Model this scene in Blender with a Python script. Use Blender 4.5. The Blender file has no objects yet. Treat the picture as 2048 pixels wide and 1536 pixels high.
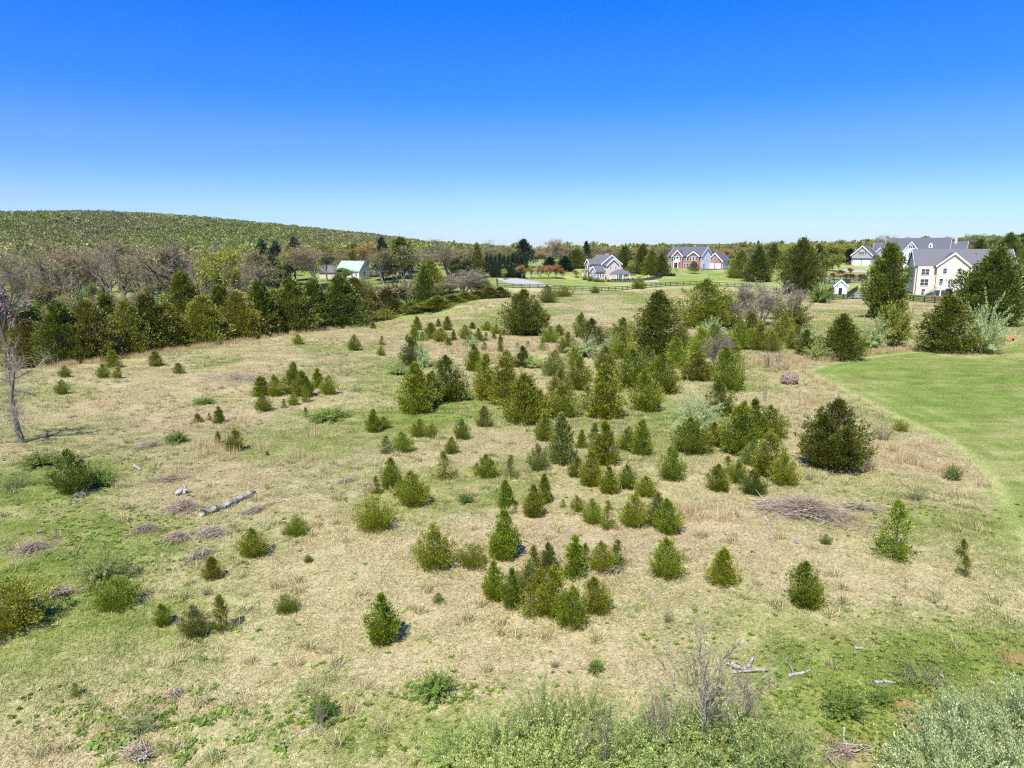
import bpy, math, random
import numpy as np
from mathutils import Vector, Matrix

# ------------------------------------------------------------------ camera, sky, sun, exposure
SC = bpy.context.scene
COL = SC.collection
CAM_H = 12.0; PITCH = math.radians(10.9); FPX = 1365.0
cam_data = bpy.data.cameras.new('camera'); cam_data.lens = 24.0; cam_data.sensor_width = 36.0
cam_data.clip_start = 0.5; cam_data.clip_end = 20000
cam = bpy.data.objects.new('camera', cam_data); COL.objects.link(cam)
cam.location = (0, 0, CAM_H); cam.rotation_euler = (math.radians(90) - PITCH, 0, 0)
SC.camera = cam
SUN_AZ, SUN_EL = math.radians(202.0), math.radians(54.0)      # clockwise from +Y (the view direction)
W = bpy.data.worlds.new('World'); SC.world = W; W.use_nodes = True
nt = W.node_tree; nt.nodes.clear()
sky = nt.nodes.new('ShaderNodeTexSky'); sky.sky_type = 'NISHITA'; sky.sun_disc = False
sky.sun_elevation = SUN_EL; sky.sun_rotation = SUN_AZ
sky.altitude = 300; sky.air_density = 1.0; sky.dust_density = 0.3; sky.ozone_density = 3.0
bg = nt.nodes.new('ShaderNodeBackground'); bg.inputs['Strength'].default_value = 0.115
wout = nt.nodes.new('ShaderNodeOutputWorld')
# deep spring blue: the sky colour deepens steadily from the horizon up and stays deep overhead
geo = nt.nodes.new('ShaderNodeNewGeometry'); sep = nt.nodes.new('ShaderNodeSeparateXYZ')
nt.links.new(geo.outputs['Incoming'], sep.inputs[0])
mr = nt.nodes.new('ShaderNodeMath'); mr.operation = 'MULTIPLY'; mr.inputs[1].default_value = -1.0
nt.links.new(sep.outputs['Z'], mr.inputs[0])
ramp = nt.nodes.new('ShaderNodeValToRGB')
cr = ramp.color_ramp; cr.interpolation = 'EASE'
SKY_STOPS = [(0.0, (0.46, 0.53, 0.68)), (0.05, (0.41, 0.52, 0.78)), (0.13, (0.25, 0.43, 0.88)), (0.22, (0.10, 0.38, 0.98)), (0.33, (0.028, 0.37, 1.06)), (1.0, (0.12, 0.38, 0.95))]
while len(cr.elements) < len(SKY_STOPS): cr.elements.new(0.5)
for e, (p, c) in zip(cr.elements, SKY_STOPS): e.position = p; e.color = (*c, 1)
nt.links.new(mr.outputs[0], ramp.inputs[0])
mulc = nt.nodes.new('ShaderNodeVectorMath'); mulc.operation = 'MULTIPLY'
nt.links.new(sky.outputs[0], mulc.inputs[0]); nt.links.new(ramp.outputs[0], mulc.inputs[1])
nt.links.new(mulc.outputs[0], bg.inputs['Color']); nt.links.new(bg.outputs[0], wout.inputs[0])
sun_d = bpy.data.lights.new('sun', 'SUN'); sun_d.energy = 4.2; sun_d.angle = math.radians(0.53); sun_d.color = (1.0, 0.945, 0.85)
sun = bpy.data.objects.new('sun', sun_d); COL.objects.link(sun)
to_sun = Vector((math.sin(SUN_AZ) * math.cos(SUN_EL), math.cos(SUN_AZ) * math.cos(SUN_EL), math.sin(SUN_EL)))
sun.rotation_euler = to_sun.to_track_quat('Z', 'Y').to_euler(); sun.location = (-40, -60, 120)
SC.view_settings.view_transform = 'Standard'; SC.view_settings.look = 'None'
SC.view_settings.exposure = 0.97; SC.view_settings.gamma = 1.0; SC.view_settings.use_curve_mapping = False
SC.render.engine = 'CYCLES'
SC.cycles.use_denoising = False
SC.cycles.max_bounces = 5; SC.cycles.diffuse_bounces = 3; SC.cycles.glossy_bounces = 2
SC.cycles.transmission_bounces = 3; SC.cycles.transparent_max_bounces = 4; SC.cycles.volume_bounces = 0
SC.cycles.sample_clamp_indirect = 6.0
SC.cycles.filter_width = 1.25

# ------------------------------------------------------------------ terrain heights and placing
def ss(a, b, x):
    t = np.clip((np.asarray(x, float) - a) / (b - a), 0, 1); return t * t * (3 - 2 * t)
_LAT = {}
def vnoise(x, y, scale, seed):
    if seed not in _LAT: _LAT[seed] = np.random.RandomState(seed).rand(256, 256)
    L = _LAT[seed]; u = np.asarray(x, float) / scale + 1000.0; v = np.asarray(y, float) / scale + 1000.0
    i = np.floor(u).astype(int); j = np.floor(v).astype(int); fu = u - i; fv = v - j
    fu = fu * fu * (3 - 2 * fu); fv = fv * fv * (3 - 2 * fv)
    a = L[i % 256, j % 256]; b = L[(i + 1) % 256, j % 256]; c = L[i % 256, (j + 1) % 256]; d = L[(i + 1) % 256, (j + 1) % 256]
    return a * (1 - fu) * (1 - fv) + b * fu * (1 - fv) + c * (1 - fu) * fv + d * fu * fv
def fbm(x, y, scale, seed, o=4):
    s = 0; a = 1; t = 0
    for k in range(o):
        s = s + a * vnoise(x, y, scale / 2 ** k, seed + k); t += a; a *= .5
    return s / t
def crest_s(x, y):
    s1 = -0.838 * (x + 49) + 0.546 * (y - 73)
    s2 = (-8 - x) + np.maximum(0, 165 - y)
    return np.minimum(s1, s2)
def height(x, y):
    x = np.asarray(x, float); y = np.asarray(y, float)
    s = crest_s(x, y)
    drop = -7.0 * ss(-3, 38, s) * (1 - ss(150, 245, y))
    far_left = -4.0 * ss(-60, -200, x) * ss(40, 120, y) * (1 - ss(200, 300, y))
    rise = 7.0 * ss(205, 345, y) * (1 - 0.9 * ss(520, 900, y))
    hump = 8.0 * np.exp(-(((x - 390) / 150) ** 2 + ((y - 590) / 110) ** 2))
    und = (fbm(x, y, 34, 5, 2) - .5) * 0.9 * ss(10, 40, y) + (fbm(x, y, 9, 11, 2) - .5) * 0.18
    r = np.hypot(x, y); az = np.degrees(np.arctan2(x, y))
    top = np.interp(az, [-75, -50, -37, -31, -27, -24.6, -18.8, -11.3, -7.3, -1, 4], [55, 60, 64, 72, 69, 66, 54, 37, 23, 12, 4])
    ridge = top * np.exp(-((r - 1420) / 260.0) ** 2) * ss(-200, 200, y)
    top2 = np.interp(az, [-14, -8, -3, 1, 5, 10, 14, 18, 24, 34, 45], [6, 16, 22, 6, 8, 24, 30, 26, 18, 14, 10])
    far = top2 * 1.25 * np.exp(-((r - 3900) / 500.0) ** 2) * ss(-200, 200, y)
    base = -4 * ss(700, 1000, y)
    return drop + far_left + rise + hump + und * (1 - ss(400, 700, r)) + ridge + far + base
def hz(x, y): return float(height(x, y))
def ray(u, v):
    cp, sp = math.cos(PITCH), math.sin(PITCH); a = (u - 1024) / FPX; b = -(v - 768) / FPX
    d = np.array([a, cp + b * sp, -sp + b * cp]); return d / np.linalg.norm(d)
def at_many(uv):
    """Ground points seen along many view rays at once (coarse march, then bisection)."""
    D = np.array([ray(u, v) for u, v in uv]); n = len(D)
    lo = np.full(n, 6.0); hi = np.full(n, 2500.0); done = np.zeros(n, bool); t = 6.0
    while t < 2500 and not done.all():
        P = D * t; below = (P[:, 2] + CAM_H < height(P[:, 0], P[:, 1])) & ~done
        hi[below] = t; done |= below; lo[~done] = t; t += max(.5, t * .008)
    for _ in range(22):
        m = (lo + hi) / 2; P = D * m[:, None]; b = P[:, 2] + CAM_H < height(P[:, 0], P[:, 1])
        hi = np.where(b, m, hi); lo = np.where(b, lo, m)
    P = D * hi[:, None]; P[:, 2] = height(P[:, 0], P[:, 1]); return P
def at(u, v): return at_many([(u, v)])[0]
def depth(p): return p[1] * math.cos(PITCH) - (p[2] - CAM_H) * math.sin(PITCH)
def vrow(p):
    z = p[2] - CAM_H
    return 768 - FPX * (p[1] * math.sin(PITCH) + z * math.cos(PITCH)) / depth(p)
def tall(p, hpx):
    """Real height that shows hpx photo pixels above the ground point p."""
    v0 = vrow(p); lo, hi = 0.01, 60.0
    for _ in range(40):
        m = (lo + hi) / 2
        if v0 - vrow((p[0], p[1], p[2] + m)) < hpx: lo = m
        else: hi = m
    return hi
def wide(p, wpx): return wpx * depth(p) / FPX
def on_y(u, y):
    """Ground point in view column u at distance y."""
    z = 0.0
    for _ in range(6):
        x = (u - 1024) / FPX * (y * math.cos(PITCH) - (z - CAM_H) * math.sin(PITCH)); z = hz(x, y)
    return np.array([x, y, z])

# ------------------------------------------------------------------ object helpers
def mesh_np(name, V, faces, mat=None, smooth=False):
    """Mesh from vertex rows and a list of index arrays (k columns each)."""
    me = bpy.data.meshes.new(name)
    V = np.asarray(V, np.float32).reshape(-1, 3)
    faces = [np.asarray(f, np.int32) for f in faces if len(f)]
    me.vertices.add(len(V)); me.vertices.foreach_set('co', V.ravel())
    loops = np.concatenate([f.ravel() for f in faces]); tot = np.concatenate([np.full(len(f), f.shape[1], np.int32) for f in faces])
    st = np.concatenate([[0], np.cumsum(tot)[:-1]]).astype(np.int32)
    me.loops.add(len(loops)); me.loops.foreach_set('vertex_index', loops)
    me.polygons.add(len(tot)); me.polygons.foreach_set('loop_start', st); me.polygons.foreach_set('loop_total', tot)
    me.polygons.foreach_set('use_smooth', np.full(len(tot), smooth))
    me.update(calc_edges=True)
    if mat is not None: me.materials.append(mat)
    return me
def link(name, data, parent=None, loc=None, rot=None, scale=None, mat=None):
    o = bpy.data.objects.new(name, data); COL.objects.link(o)
    if parent is not None: o.parent = parent
    if loc is not None: o.location = loc
    if rot is not None: o.rotation_euler = rot
    if scale is not None: o.scale = scale
    if mat is not None and o.material_slots:
        o.material_slots[0].link = 'OBJECT'; o.material_slots[0].material = mat
    return o
def tag(o, label=None, cat=None, group=None, kind=None):
    if label: o['label'] = label
    if cat: o['category'] = cat
    if group: o['group'] = group
    if kind: o['kind'] = kind
    return o
def thing(name, label, cat, loc=(0, 0, 0), rz=0.0, group=None, scale=None):
    o = link(name, None, None, loc, (0, 0, rz), scale); o.empty_display_size = 0.3
    return tag(o, label, cat, group)

class MB:
    """Collects boxes, prisms and tubes into one mesh."""
    def __init__(s): s.V = []; s.F = {}
    def add(s, verts, faces):
        b = len(s.V); s.V.extend([tuple(v) for v in verts])
        for f in faces: s.F.setdefault(len(f), []).append([b + i for i in f])
        return s
    def box(s, x0, x1, y0, y1, z0, z1):
        return s.add([(x0, y0, z0), (x1, y0, z0), (x1, y1, z0), (x0, y1, z0), (x0, y0, z1), (x1, y0, z1), (x1, y1, z1), (x0, y1, z1)],
                     [(0, 3, 2, 1), (4, 5, 6, 7), (0, 1, 5, 4), (1, 2, 6, 5), (2, 3, 7, 6), (3, 0, 4, 7)])
    def prism(s, poly, a, b, axis):
        """Extrude a 2-D outline from a to b along axis 'x' (outline in y,z), 'y' (outline in x,z) or 'z' (outline in x,y)."""
        f = {'x': lambda p, t: (t, p[0], p[1]), 'y': lambda p, t: (p[0], t, p[1]), 'z': lambda p, t: (p[0], p[1], t)}[axis]
        n = len(poly)
        return s.add([f(p, a) for p in poly] + [f(p, b) for p in poly],
                     [tuple(range(n - 1, -1, -1)), tuple(range(n, 2 * n))] + [(i, (i + 1) % n, n + (i + 1) % n, n + i) for i in range(n)])
    def tube(s, p0, p1, r0, r1, k=6):
        p0 = Vector(p0); p1 = Vector(p1); d = (p1 - p0).normalized()
        a = d.orthogonal().normalized(); b = d.cross(a)
        ring = lambda p, r: [p + (a * math.cos(6.28318 * i / k) + b * math.sin(6.28318 * i / k)) * r for i in range(k)]
        return s.add(ring(p0, r0) + ring(p1, r1), [(i, (i + 1) % k, k + (i + 1) % k, k + i) for i in range(k)] + [tuple(range(k - 1, -1, -1)), tuple(range(k, 2 * k))])
    def mesh(s, name, mat): return mesh_np(name, s.V, list(s.F.values()), mat)
    def build(s, name, mat, parent=None, **k): return link(name, s.mesh(name, mat), parent, **k)

# ------------------------------------------------------------------ materials
def nmat(name):
    m = bpy.data.materials.new(name); m.use_nodes = True; m.node_tree.nodes.clear(); return m, m.node_tree
def N(t, kind, **props):
    n = t.nodes.new(kind)
    for k, v in props.items(): setattr(n, k, v)
    return n
def math_node(t, op, a, b=None, clamp=False):
    n = N(t, 'ShaderNodeMath', operation=op, use_clamp=clamp)
    for i, x in enumerate((a, b)):
        if x is None: continue
        if isinstance(x, (int, float)): n.inputs[i].default_value = x
        else: t.links.new(x, n.inputs[i])
    return n.outputs[0]
def mixc(t, fac, a, b):
    n = N(t, 'ShaderNodeMix', data_type='RGBA')
    for sock, x in ((n.inputs['Factor'], fac), (n.inputs[6], a), (n.inputs[7], b)):
        if isinstance(x, (int, float)): sock.default_value = x
        elif isinstance(x, tuple): sock.default_value = (*x, 1)
        else: t.links.new(x, sock)
    return n.outputs[2]
def noise(t, vec, scale, detail=2.0, rough=.55):
    n = N(t, 'ShaderNodeTexNoise'); n.inputs['Scale'].default_value = scale; n.inputs['Detail'].default_value = detail; n.inputs['Roughness'].default_value = rough
    if vec is not None: t.links.new(vec, n.inputs['Vector'])
    return n.outputs['Fac']
def ramp_fac(t, x, lo, hi):
    n = N(t, 'ShaderNodeMapRange'); n.inputs[1].default_value = lo; n.inputs[2].default_value = hi; t.links.new(x, n.inputs[0]); return n.outputs[0]
def surf(name, col, col2=None, scale=3.0, rough=.85, bump=0.0, spec=.3, metal=0.0):
    """Plain weathered surface: two tones of one colour in a noise, light bump."""
    m, t = nmat(name); b = N(t, 'ShaderNodeBsdfPrincipled'); o = N(t, 'ShaderNodeOutputMaterial')
    tc = N(t, 'ShaderNodeTexCoord')
    f = noise(t, tc.outputs['Object'], scale, 5, .65)
    c2 = col2 or tuple(x * .78 for x in col)
    t.links.new(mixc(t, ramp_fac(t, f, .35, .65), col, c2), b.inputs['Base Color'])
    b.inputs['Roughness'].default_value = rough; b.inputs['Specular IOR Level'].default_value = spec; b.inputs['Metallic'].default_value = metal
    if bump:
        bp = N(t, 'ShaderNodeBump'); bp.inputs['Strength'].default_value = bump; bp.inputs['Distance'].default_value = .05
        t.links.new(f, bp.inputs['Height']); t.links.new(bp.outputs[0], b.inputs['Normal'])
    t.links.new(b.outputs[0], o.inputs[0]); return m
def leaf_mat(name, cols, trans=.28, vary=.10, gloss=.04):
    """Foliage: every spray takes its own tone between the given colours, every plant its own slight shift."""
    m, t = nmat(name); o = N(t, 'ShaderNodeOutputMaterial'); g = N(t, 'ShaderNodeNewGeometry')
    r = N(t, 'ShaderNodeValToRGB'); e = r.color_ramp.elements
    while len(e) < len(cols): e.new(.5)
    for i, c in enumerate(cols): e[i].position = i / (len(cols) - 1); e[i].color = (*c, 1)
    t.links.new(g.outputs['Random Per Island'], r.inputs[0])
    oi = N(t, 'ShaderNodeObjectInfo'); hs = N(t, 'ShaderNodeHueSaturation')
    t.links.new(math_node(t, 'ADD', math_node(t, 'MULTIPLY', oi.outputs['Random'], vary * .35), .5 - vary * .175), hs.inputs['Hue'])
    rv = math_node(t, 'FRACT', math_node(t, 'MULTIPLY', oi.outputs['Random'], 7.31))
    t.links.new(math_node(t, 'ADD', math_node(t, 'MULTIPLY', rv, vary * 4), 1 - vary * 2), hs.inputs['Value'])
    t.links.new(r.outputs[0], hs.inputs['Color'])
    d = N(t, 'ShaderNodeBsdfDiffuse'); tr = N(t, 'ShaderNodeBsdfTranslucent'); mx = N(t, 'ShaderNodeMixShader')
    t.links.new(hs.outputs[0], d.inputs[0])
    tcol = N(t, 'ShaderNodeVectorMath', operation='MULTIPLY'); tcol.inputs[1].default_value = (1.15, 1.2, .6)
    t.links.new(hs.outputs[0], tcol.inputs[0]); t.links.new(tcol.outputs[0], tr.inputs[0])
    mx.inputs[0].default_value = trans; t.links.new(d.outputs[0], mx.inputs[1]); t.links.new(tr.outputs[0], mx.inputs[2])
    gl = N(t, 'ShaderNodeBsdfGlossy'); gl.inputs['Roughness'].default_value = .45; gl.inputs['Color'].default_value = (.8, .85, .8, 1)
    m2 = N(t, 'ShaderNodeMixShader'); m2.inputs[0].default_value = gloss
    t.links.new(mx.outputs[0], m2.inputs[1]); t.links.new(gl.outputs[0], m2.inputs[2]); t.links.new(m2.outputs[0], o.inputs[0])
    return m
# ------------------------------------------------------------------ what grows where
rs = np.random.RandomState(7)
LAWN_PX = [(2300, 1700), (2120, 1260), (2048, 1145), (1990, 1025), (1955, 955), (1925, 915), (1880, 880), (1830, 858), (1775, 832), (1725, 805), (1680, 782), (1640, 762), (1604, 742), (1650, 727), (1720, 715), (1800, 705), (1850, 700), (1905, 712), (1962, 713), (2000, 703), (2012, 682), (2070, 668), (2400, 655)]
LAWN = np.vstack([at_many(LAWN_PX)[:, :2], [[260, 110], [260, -60], [60, -60]]])
FENCE_PX = [(994, 574), (1026, 576), (1076, 576), (1109, 578), (1150, 581), (1180, 582), (1203, 583), (1245, 581), (1292, 576), (1341, 572), (1392, 570), (1454, 573), (1500, 575)]
FENCE = at_many(FENCE_PX)
YARD = np.vstack([FENCE[:, :2], [[100, 232], [77, 176]], at_many([(1633, 601), (1666, 600), (1725, 598), (1807, 599), (1848, 605), (1893, 608), (1960, 612), (2046, 618)])[:, :2], [[330, 190], [330, 420], [150, 440], [20, 420], [-12, 330], [-8, 300]]])
HOLLOW = np.array([[-50, 205], [-30, 200], [-14, 204], [-12, 240], [-36, 262], [-52, 255]])
def inside(x, y, poly):
    c = np.zeros(np.shape(x), bool); n = len(poly)
    for i in range(n):
        x0, y0 = poly[i]; x1, y1 = poly[(i + 1) % n]
        if y0 == y1: continue
        h = ((y0 > y) != (y1 > y)) & (x < (x1 - x0) * (y - y0) / (y1 - y0) + x0); c ^= h
    return c
def sdist(x, y, poly):
    """Distance to a polygon's edge, positive inside."""
    d = np.full(np.shape(x), 1e9)
    for i in range(len(poly)):
        ax, ay = poly[i]; bx, by = poly[(i + 1) % len(poly)]; ex, ey = bx - ax, by - ay
        t = np.clip(((x - ax) * ex + (y - ay) * ey) / (ex * ex + ey * ey + 1e-9), 0, 1)
        d = np.minimum(d, np.hypot(x - ax - t * ex, y - ay - t * ey))
    return np.where(inside(x, y, poly), d, -d)
# soft patches: photo column, row, radius across (m), radius in depth (m), kind, strength
PATCH = [(120, 960, 5, 5, 'g', .9), (60, 1120, 5, 4, 'g', .8), (330, 1080, 4, 3, 'g', .35), (230, 1230, 4, 2, 'g', .55), (60, 1330, 4, 2.5, 'g', .45),
         (1560, 1330, 3, 1.6, 'g', .6), (1850, 1340, 4, 2, 'g', .75), (1680, 1440, 3.2, 1.6, 'g', .8), (1980, 1300, 3, 2, 'g', .7), (880, 1440, 3, 1.2, 'g', .45), (600, 1490, 4, 1.4, 'g', .35),
         (900, 830, 6, 4, 'g', .75), (1330, 850, 6, 4, 'g', .7), (960, 650, 12, 6, 'g', .4), (1740, 830, 3, 4, 'g', .5), (1960, 1060, 2.5, 4, 'g', .5), (1700, 990, 3, 2, 'g', .45), (1830, 1030, 4, 2, 'g', .6), (1450, 1240, 4, 1.5, 'g', .25),
         (350, 850, 9, 6, 'p', .8), (480, 950, 7, 4, 'p', .7), (1010, 1170, 4, 2.5, 'p', .7), (1180, 1090, 8, 4, 'p', .75), (1350, 1060, 5, 3, 'p', .7), (1150, 900, 8, 5, 'p', .5), (1250, 850, 4, 3, 'p', .6), (1010, 690, 16, 8, 'p', .7), (700, 680, 20, 10, 'p', .25),
         (1850, 930, 4, 3, 'p', .7), (1740, 1010, 5, 1.6, 'p', .7), (90, 1090, 3, 1.5, 'p', .8), (1600, 820, 4, 6, 'p', .4), (250, 800, 9, 6, 'p', .3), (430, 755, 14, 3, 'p', .5), (1130, 1350, 6, 1.5, 'p', .4), (1550, 1180, 6, 1.5, 'p', .35),
         (619, 1322, .42, .26, 's', .9), (600, 1432, .45, .2, 's', .6), (666, 1428, .35, .2, 's', .7), (1095, 662, 5, 2, 's', .7), (200, 805, 1.2, 1.0, 's', .6), (1640, 1272, .5, .25, 's', .6), (2040, 1315, .7, .4, 's', .8), (1820, 1418, .9, .4, 's', .8), (1690, 1500, .7, .4, 's', .8), (1870, 1470, .6, .4, 's', .8), (850, 1370, .6, .3, 's', .6), (330, 1400, .6, .3, 's', .5), (1740, 1030, 1.2, .6, 's', .35), (1090, 1195, .8, .4, 's', .35)]
PATCH_P = at_many([(p[0], p[1]) for p in PATCH])
def ground_mix(x, y):
    """Greenness, dry reddish thatch, mown lawn, bare red soil at each place (0 to 1)."""
    x = np.asarray(x, float); y = np.asarray(y, float)
    g = ss(.46, .66, fbm(x, y, 11, 21, 4)) * .55 + .20 * ss(.4, .7, fbm(x, y, 2.6, 31, 3))
    p = ss(.47, .64, fbm(x + 40, y, 13, 41, 4)) * .55
    s = np.zeros_like(x)
    for q, P in zip(PATCH, PATCH_P):
        d2 = ((x - P[0]) / q[2]) ** 2 + ((y - P[1]) / q[3]) ** 2
        if q[4] == 's': d2 = d2 + (fbm(x, y, .5, 61, 3) - .5) * 2.6
        k = q[5] * np.exp(-np.clip(d2, 0, 30) * (1 if q[4] != 's' else 1.6))
        if q[4] == 'g': g = g + k * (1 - g * .5); p = p * (1 - k * .8)
        elif q[4] == 'p': p = np.maximum(p, k); g = g * (1 - k * .7)
        else: s = np.maximum(s, k)
    wob = (fbm(x, y, 3.0, 71, 3) - .5) * 1.2
    dl = sdist(x, y, LAWN) + wob * .25; l = ss(-.12, .18, dl)
    inl = dl > .1; line = np.exp(-((dl - .55) / .42) ** 2) * 1.3 + np.exp(-((dl - 2.3) / .22) ** 2) * .45 + np.exp(-((dl - 4.0) / .2) ** 2) * .3; p = np.where(inl, line * ss(.15, .45, fbm(x, y, 6, 77, 3)), p)
    yd = np.maximum(ss(-.6, .6, sdist(x, y, YARD)), ss(-1, 2, sdist(x, y, HOLLOW)))
    valley = ss(3, 14, crest_s(x, y)) * (y < 300)
    g = np.maximum(g, .8 * ss(226, 240, y)); g = np.maximum(g, valley * .75); p = np.where(inl, p, p * (1 - valley * .6))
    g = np.maximum(g, .6 * ss(330, 420, y))
    return np.stack([np.clip(g, 0, 1), np.clip(p, 0, 1), np.clip(np.maximum(l, yd), 0, 1), np.clip(s, 0, 1)], -1)

def grass_colour(t, mix_col, mix_alpha, pos, blades):
    """Shared by the ground sheet and the grass blades, so both show the same patches."""
    sp = N(t, 'ShaderNodeSeparateColor'); t.links.new(mix_col, sp.inputs[0])
    n1 = noise(t, pos, .9, 4, .6); n2 = noise(t, pos, 5.5, 3, .65); n3 = noise(t, pos, 22.0, 2, .7)
    straw = mixc(t, ramp_fac(t, n2, .35, .65), (.515, .455, .245), (.40, .355, .165))
    pink = mixc(t, ramp_fac(t, n2, .35, .65), (.52, .41, .27), (.41, .31, .20))
    green = mixc(t, ramp_fac(t, n1, .35, .65), (.25, .305, .065), (.15, .215, .04))
    gf = math_node(t, 'ADD', math_node(t, 'ADD', sp.outputs[0], math_node(t, 'MULTIPLY', math_node(t, 'SUBTRACT', n1, .5), .9)), math_node(t, 'MULTIPLY', math_node(t, 'SUBTRACT', n2, .5), 1.3))
    c = mixc(t, math_node(t, 'MULTIPLY', sp.outputs[1], .85), straw, pink)
    if blades:
        g = N(t, 'ShaderNodeNewGeometry')
        r = g.outputs['Random Per Island']
        gf = math_node(t, 'ADD', gf, math_node(t, 'MULTIPLY', math_node(t, 'SUBTRACT', r, .5), .9))
    c = mixc(t, ramp_fac(t, gf, .10, .82), c, green)
    lawn_a = mixc(t, ramp_fac(t, noise(t, pos, .22, 4, .6), .38, .62), (.185, .26, .05), (.245, .295, .08))
    sxyz = N(t, 'ShaderNodeMapping'); sxyz.inputs['Scale'].default_value = (.16, 1.3, 1); sxyz.inputs['Rotation'].default_value = (0, 0, .35); t.links.new(pos, sxyz.inputs[0])
    dry = math_node(t, 'ADD', math_node(t, 'MULTIPLY', noise(t, pos, .12, 3, .6), .55), math_node(t, 'ADD', math_node(t, 'MULTIPLY', noise(t, sxyz.outputs[0], .5, 4, .65), .45), math_node(t, 'MULTIPLY', math_node(t, 'SUBTRACT', n2, .5), .28)))
    lawn = mixc(t, ramp_fac(t, dry, .50, .66), lawn_a, (.42, .38, .17))
    lawn = mixc(t, ramp_fac(t, n3, .3, .7), lawn, mixc(t, .30, lawn, (.09, .16, .03)))
    lawn = mixc(t, math_node(t, 'MULTIPLY', math_node(t, 'MULTIPLY', sp.outputs[1], .8), ramp_fac(t, n2, .25, .6)), lawn, (.50, .50, .21))
    c = mixc(t, sp.outputs[2], c, lawn)
    soil = mixc(t, n2, (.46, .225, .125), (.33, .15, .085))
    c = mixc(t, mix_alpha, c, soil)
    return c, n2, n3
def ground_material():
    m, t = nmat('ground_grass'); o = N(t, 'ShaderNodeOutputMaterial'); b = N(t, 'ShaderNodeBsdfPrincipled')
    a = N(t, 'ShaderNodeAttribute', attribute_name='mix'); g = N(t, 'ShaderNodeNewGeometry')
    c, n2, n3 = grass_colour(t, a.outputs['Color'], a.outputs['Alpha'], g.outputs['Position'], False)
    # thatch: shade in the gaps between stems, put into the colour by noise
    gap = math_node(t, 'MULTIPLY', ramp_fac(t, noise(t, g.outputs['Position'], 9, 4, .7), .60, .42), 1.0)
    sp = N(t, 'ShaderNodeSeparateColor'); t.links.new(a.outputs['Color'], sp.inputs[0])
    c = mixc(t, math_node(t, 'MULTIPLY', math_node(t, 'SUBTRACT', 1.0, gap, True), math_node(t, 'SUBTRACT', .32, math_node(t, 'MULTIPLY', sp.outputs[2], .26))), c, (.12, .10, .045))
    t.links.new(c, b.inputs['Base Color']); b.inputs['Roughness'].default_value = 1; b.inputs['Specular IOR Level'].default_value = .05
    bp = N(t, 'ShaderNodeBump'); bp.inputs['Strength'].default_value = .55; bp.inputs['Distance'].default_value = .08
    t.links.new(math_node(t, 'ADD', n2, n3), bp.inputs['Height']); t.links.new(bp.outputs[0], b.inputs['Normal'])
    t.links.new(b.outputs[0], o.inputs[0]); return m
def blade_material():
    m, t = nmat('grass_blades'); o = N(t, 'ShaderNodeOutputMaterial')
    a = N(t, 'ShaderNodeAttribute', attribute_name='mix', attribute_type='INSTANCER'); g = N(t, 'ShaderNodeNewGeometry')
    c, _, _ = grass_colour(t, a.outputs['Color'], a.outputs['Alpha'], g.outputs['Position'], True)
    hs = N(t, 'ShaderNodeHueSaturation'); t.links.new(c, hs.inputs['Color'])
    t.links.new(math_node(t, 'ADD', math_node(t, 'MULTIPLY', math_node(t, 'FRACT', math_node(t, 'MULTIPLY', g.outputs['Random Per Island'], 9.7)), .8), .68), hs.inputs['Value'])
    d = N(t, 'ShaderNodeBsdfDiffuse'); tr = N(t, 'ShaderNodeBsdfTranslucent'); mx = N(t, 'ShaderNodeMixShader'); mx.inputs[0].default_value = .25
    t.links.new(hs.outputs[0], d.inputs[0]); t.links.new(hs.outputs[0], tr.inputs[0])
    t.links.new(d.outputs[0], mx.inputs[1]); t.links.new(tr.outputs[0], mx.inputs[2]); t.links.new(mx.outputs[0], o.inputs[0]); return m
M_GROUND = ground_material(); M_BLADE = blade_material()

# ------------------------------------------------------------------ the ground, one continuous sheet cut into meadow, lawns and hills
def axis(fine0, fine1, step, lo, hi, grow=1.09, cap=80):
    a = list(np.arange(fine0, fine1, step)); s = step; x = fine1
    while x < hi: a.append(x); s = min(s * grow, cap); x += s
    a.append(hi); b = []; s = step; x = fine0
    while x > lo: s = min(s * grow, cap); x -= s; b.append(max(x, lo))
    return np.array(b[::-1] + a)
gx = axis(-62, 92, .55, -5200, 5200, 1.045); gy = axis(6, 150, .55, -150, 7200, 1.03)
GX, GY = np.meshgrid(gx, gy); GZ = height(GX, GY)
near = (np.hypot(GX, GY) < 700)
MIX = np.zeros(GX.shape + (4,)); MIX[..., 0] = .7
MIX[near] = ground_mix(GX[near], GY[near])
nxg, nyg = len(gx), len(gy)
ii, jj = np.meshgrid(np.arange(nxg - 1), np.arange(nyg - 1)); k0 = (jj * nxg + ii).ravel()
quads = np.stack([k0, k0 + 1, k0 + nxg + 1, k0 + nxg], -1)
fc = np.stack([GX.ravel()[quads].mean(1), GY.ravel()[quads].mean(1)], -1)
in_l = inside(fc[:, 0], fc[:, 1], LAWN); in_y = inside(fc[:, 0], fc[:, 1], YARD); far_m = (np.hypot(fc[:, 0], fc[:, 1]) > 800)
for nm, sel in (('meadow', ~in_l & ~in_y & ~far_m), ('lawn', in_l & ~far_m), ('yard_lawn', in_y & ~in_l & ~far_m), ('hills', far_m)):
    q = quads[sel]; used, inv = np.unique(q, return_inverse=True)
    V = np.stack([GX.ravel()[used], GY.ravel()[used], GZ.ravel()[used]], -1)
    me = mesh_np(nm, V, [inv.reshape(-1, 4)], M_GROUND, True)
    at_ = me.color_attributes.new('mix', 'FLOAT_COLOR', 'POINT')
    at_.data.foreach_set('color', MIX.reshape(-1, 4)[used].astype(np.float32).ravel())
    tag(link(nm, me), kind='structure')

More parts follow.
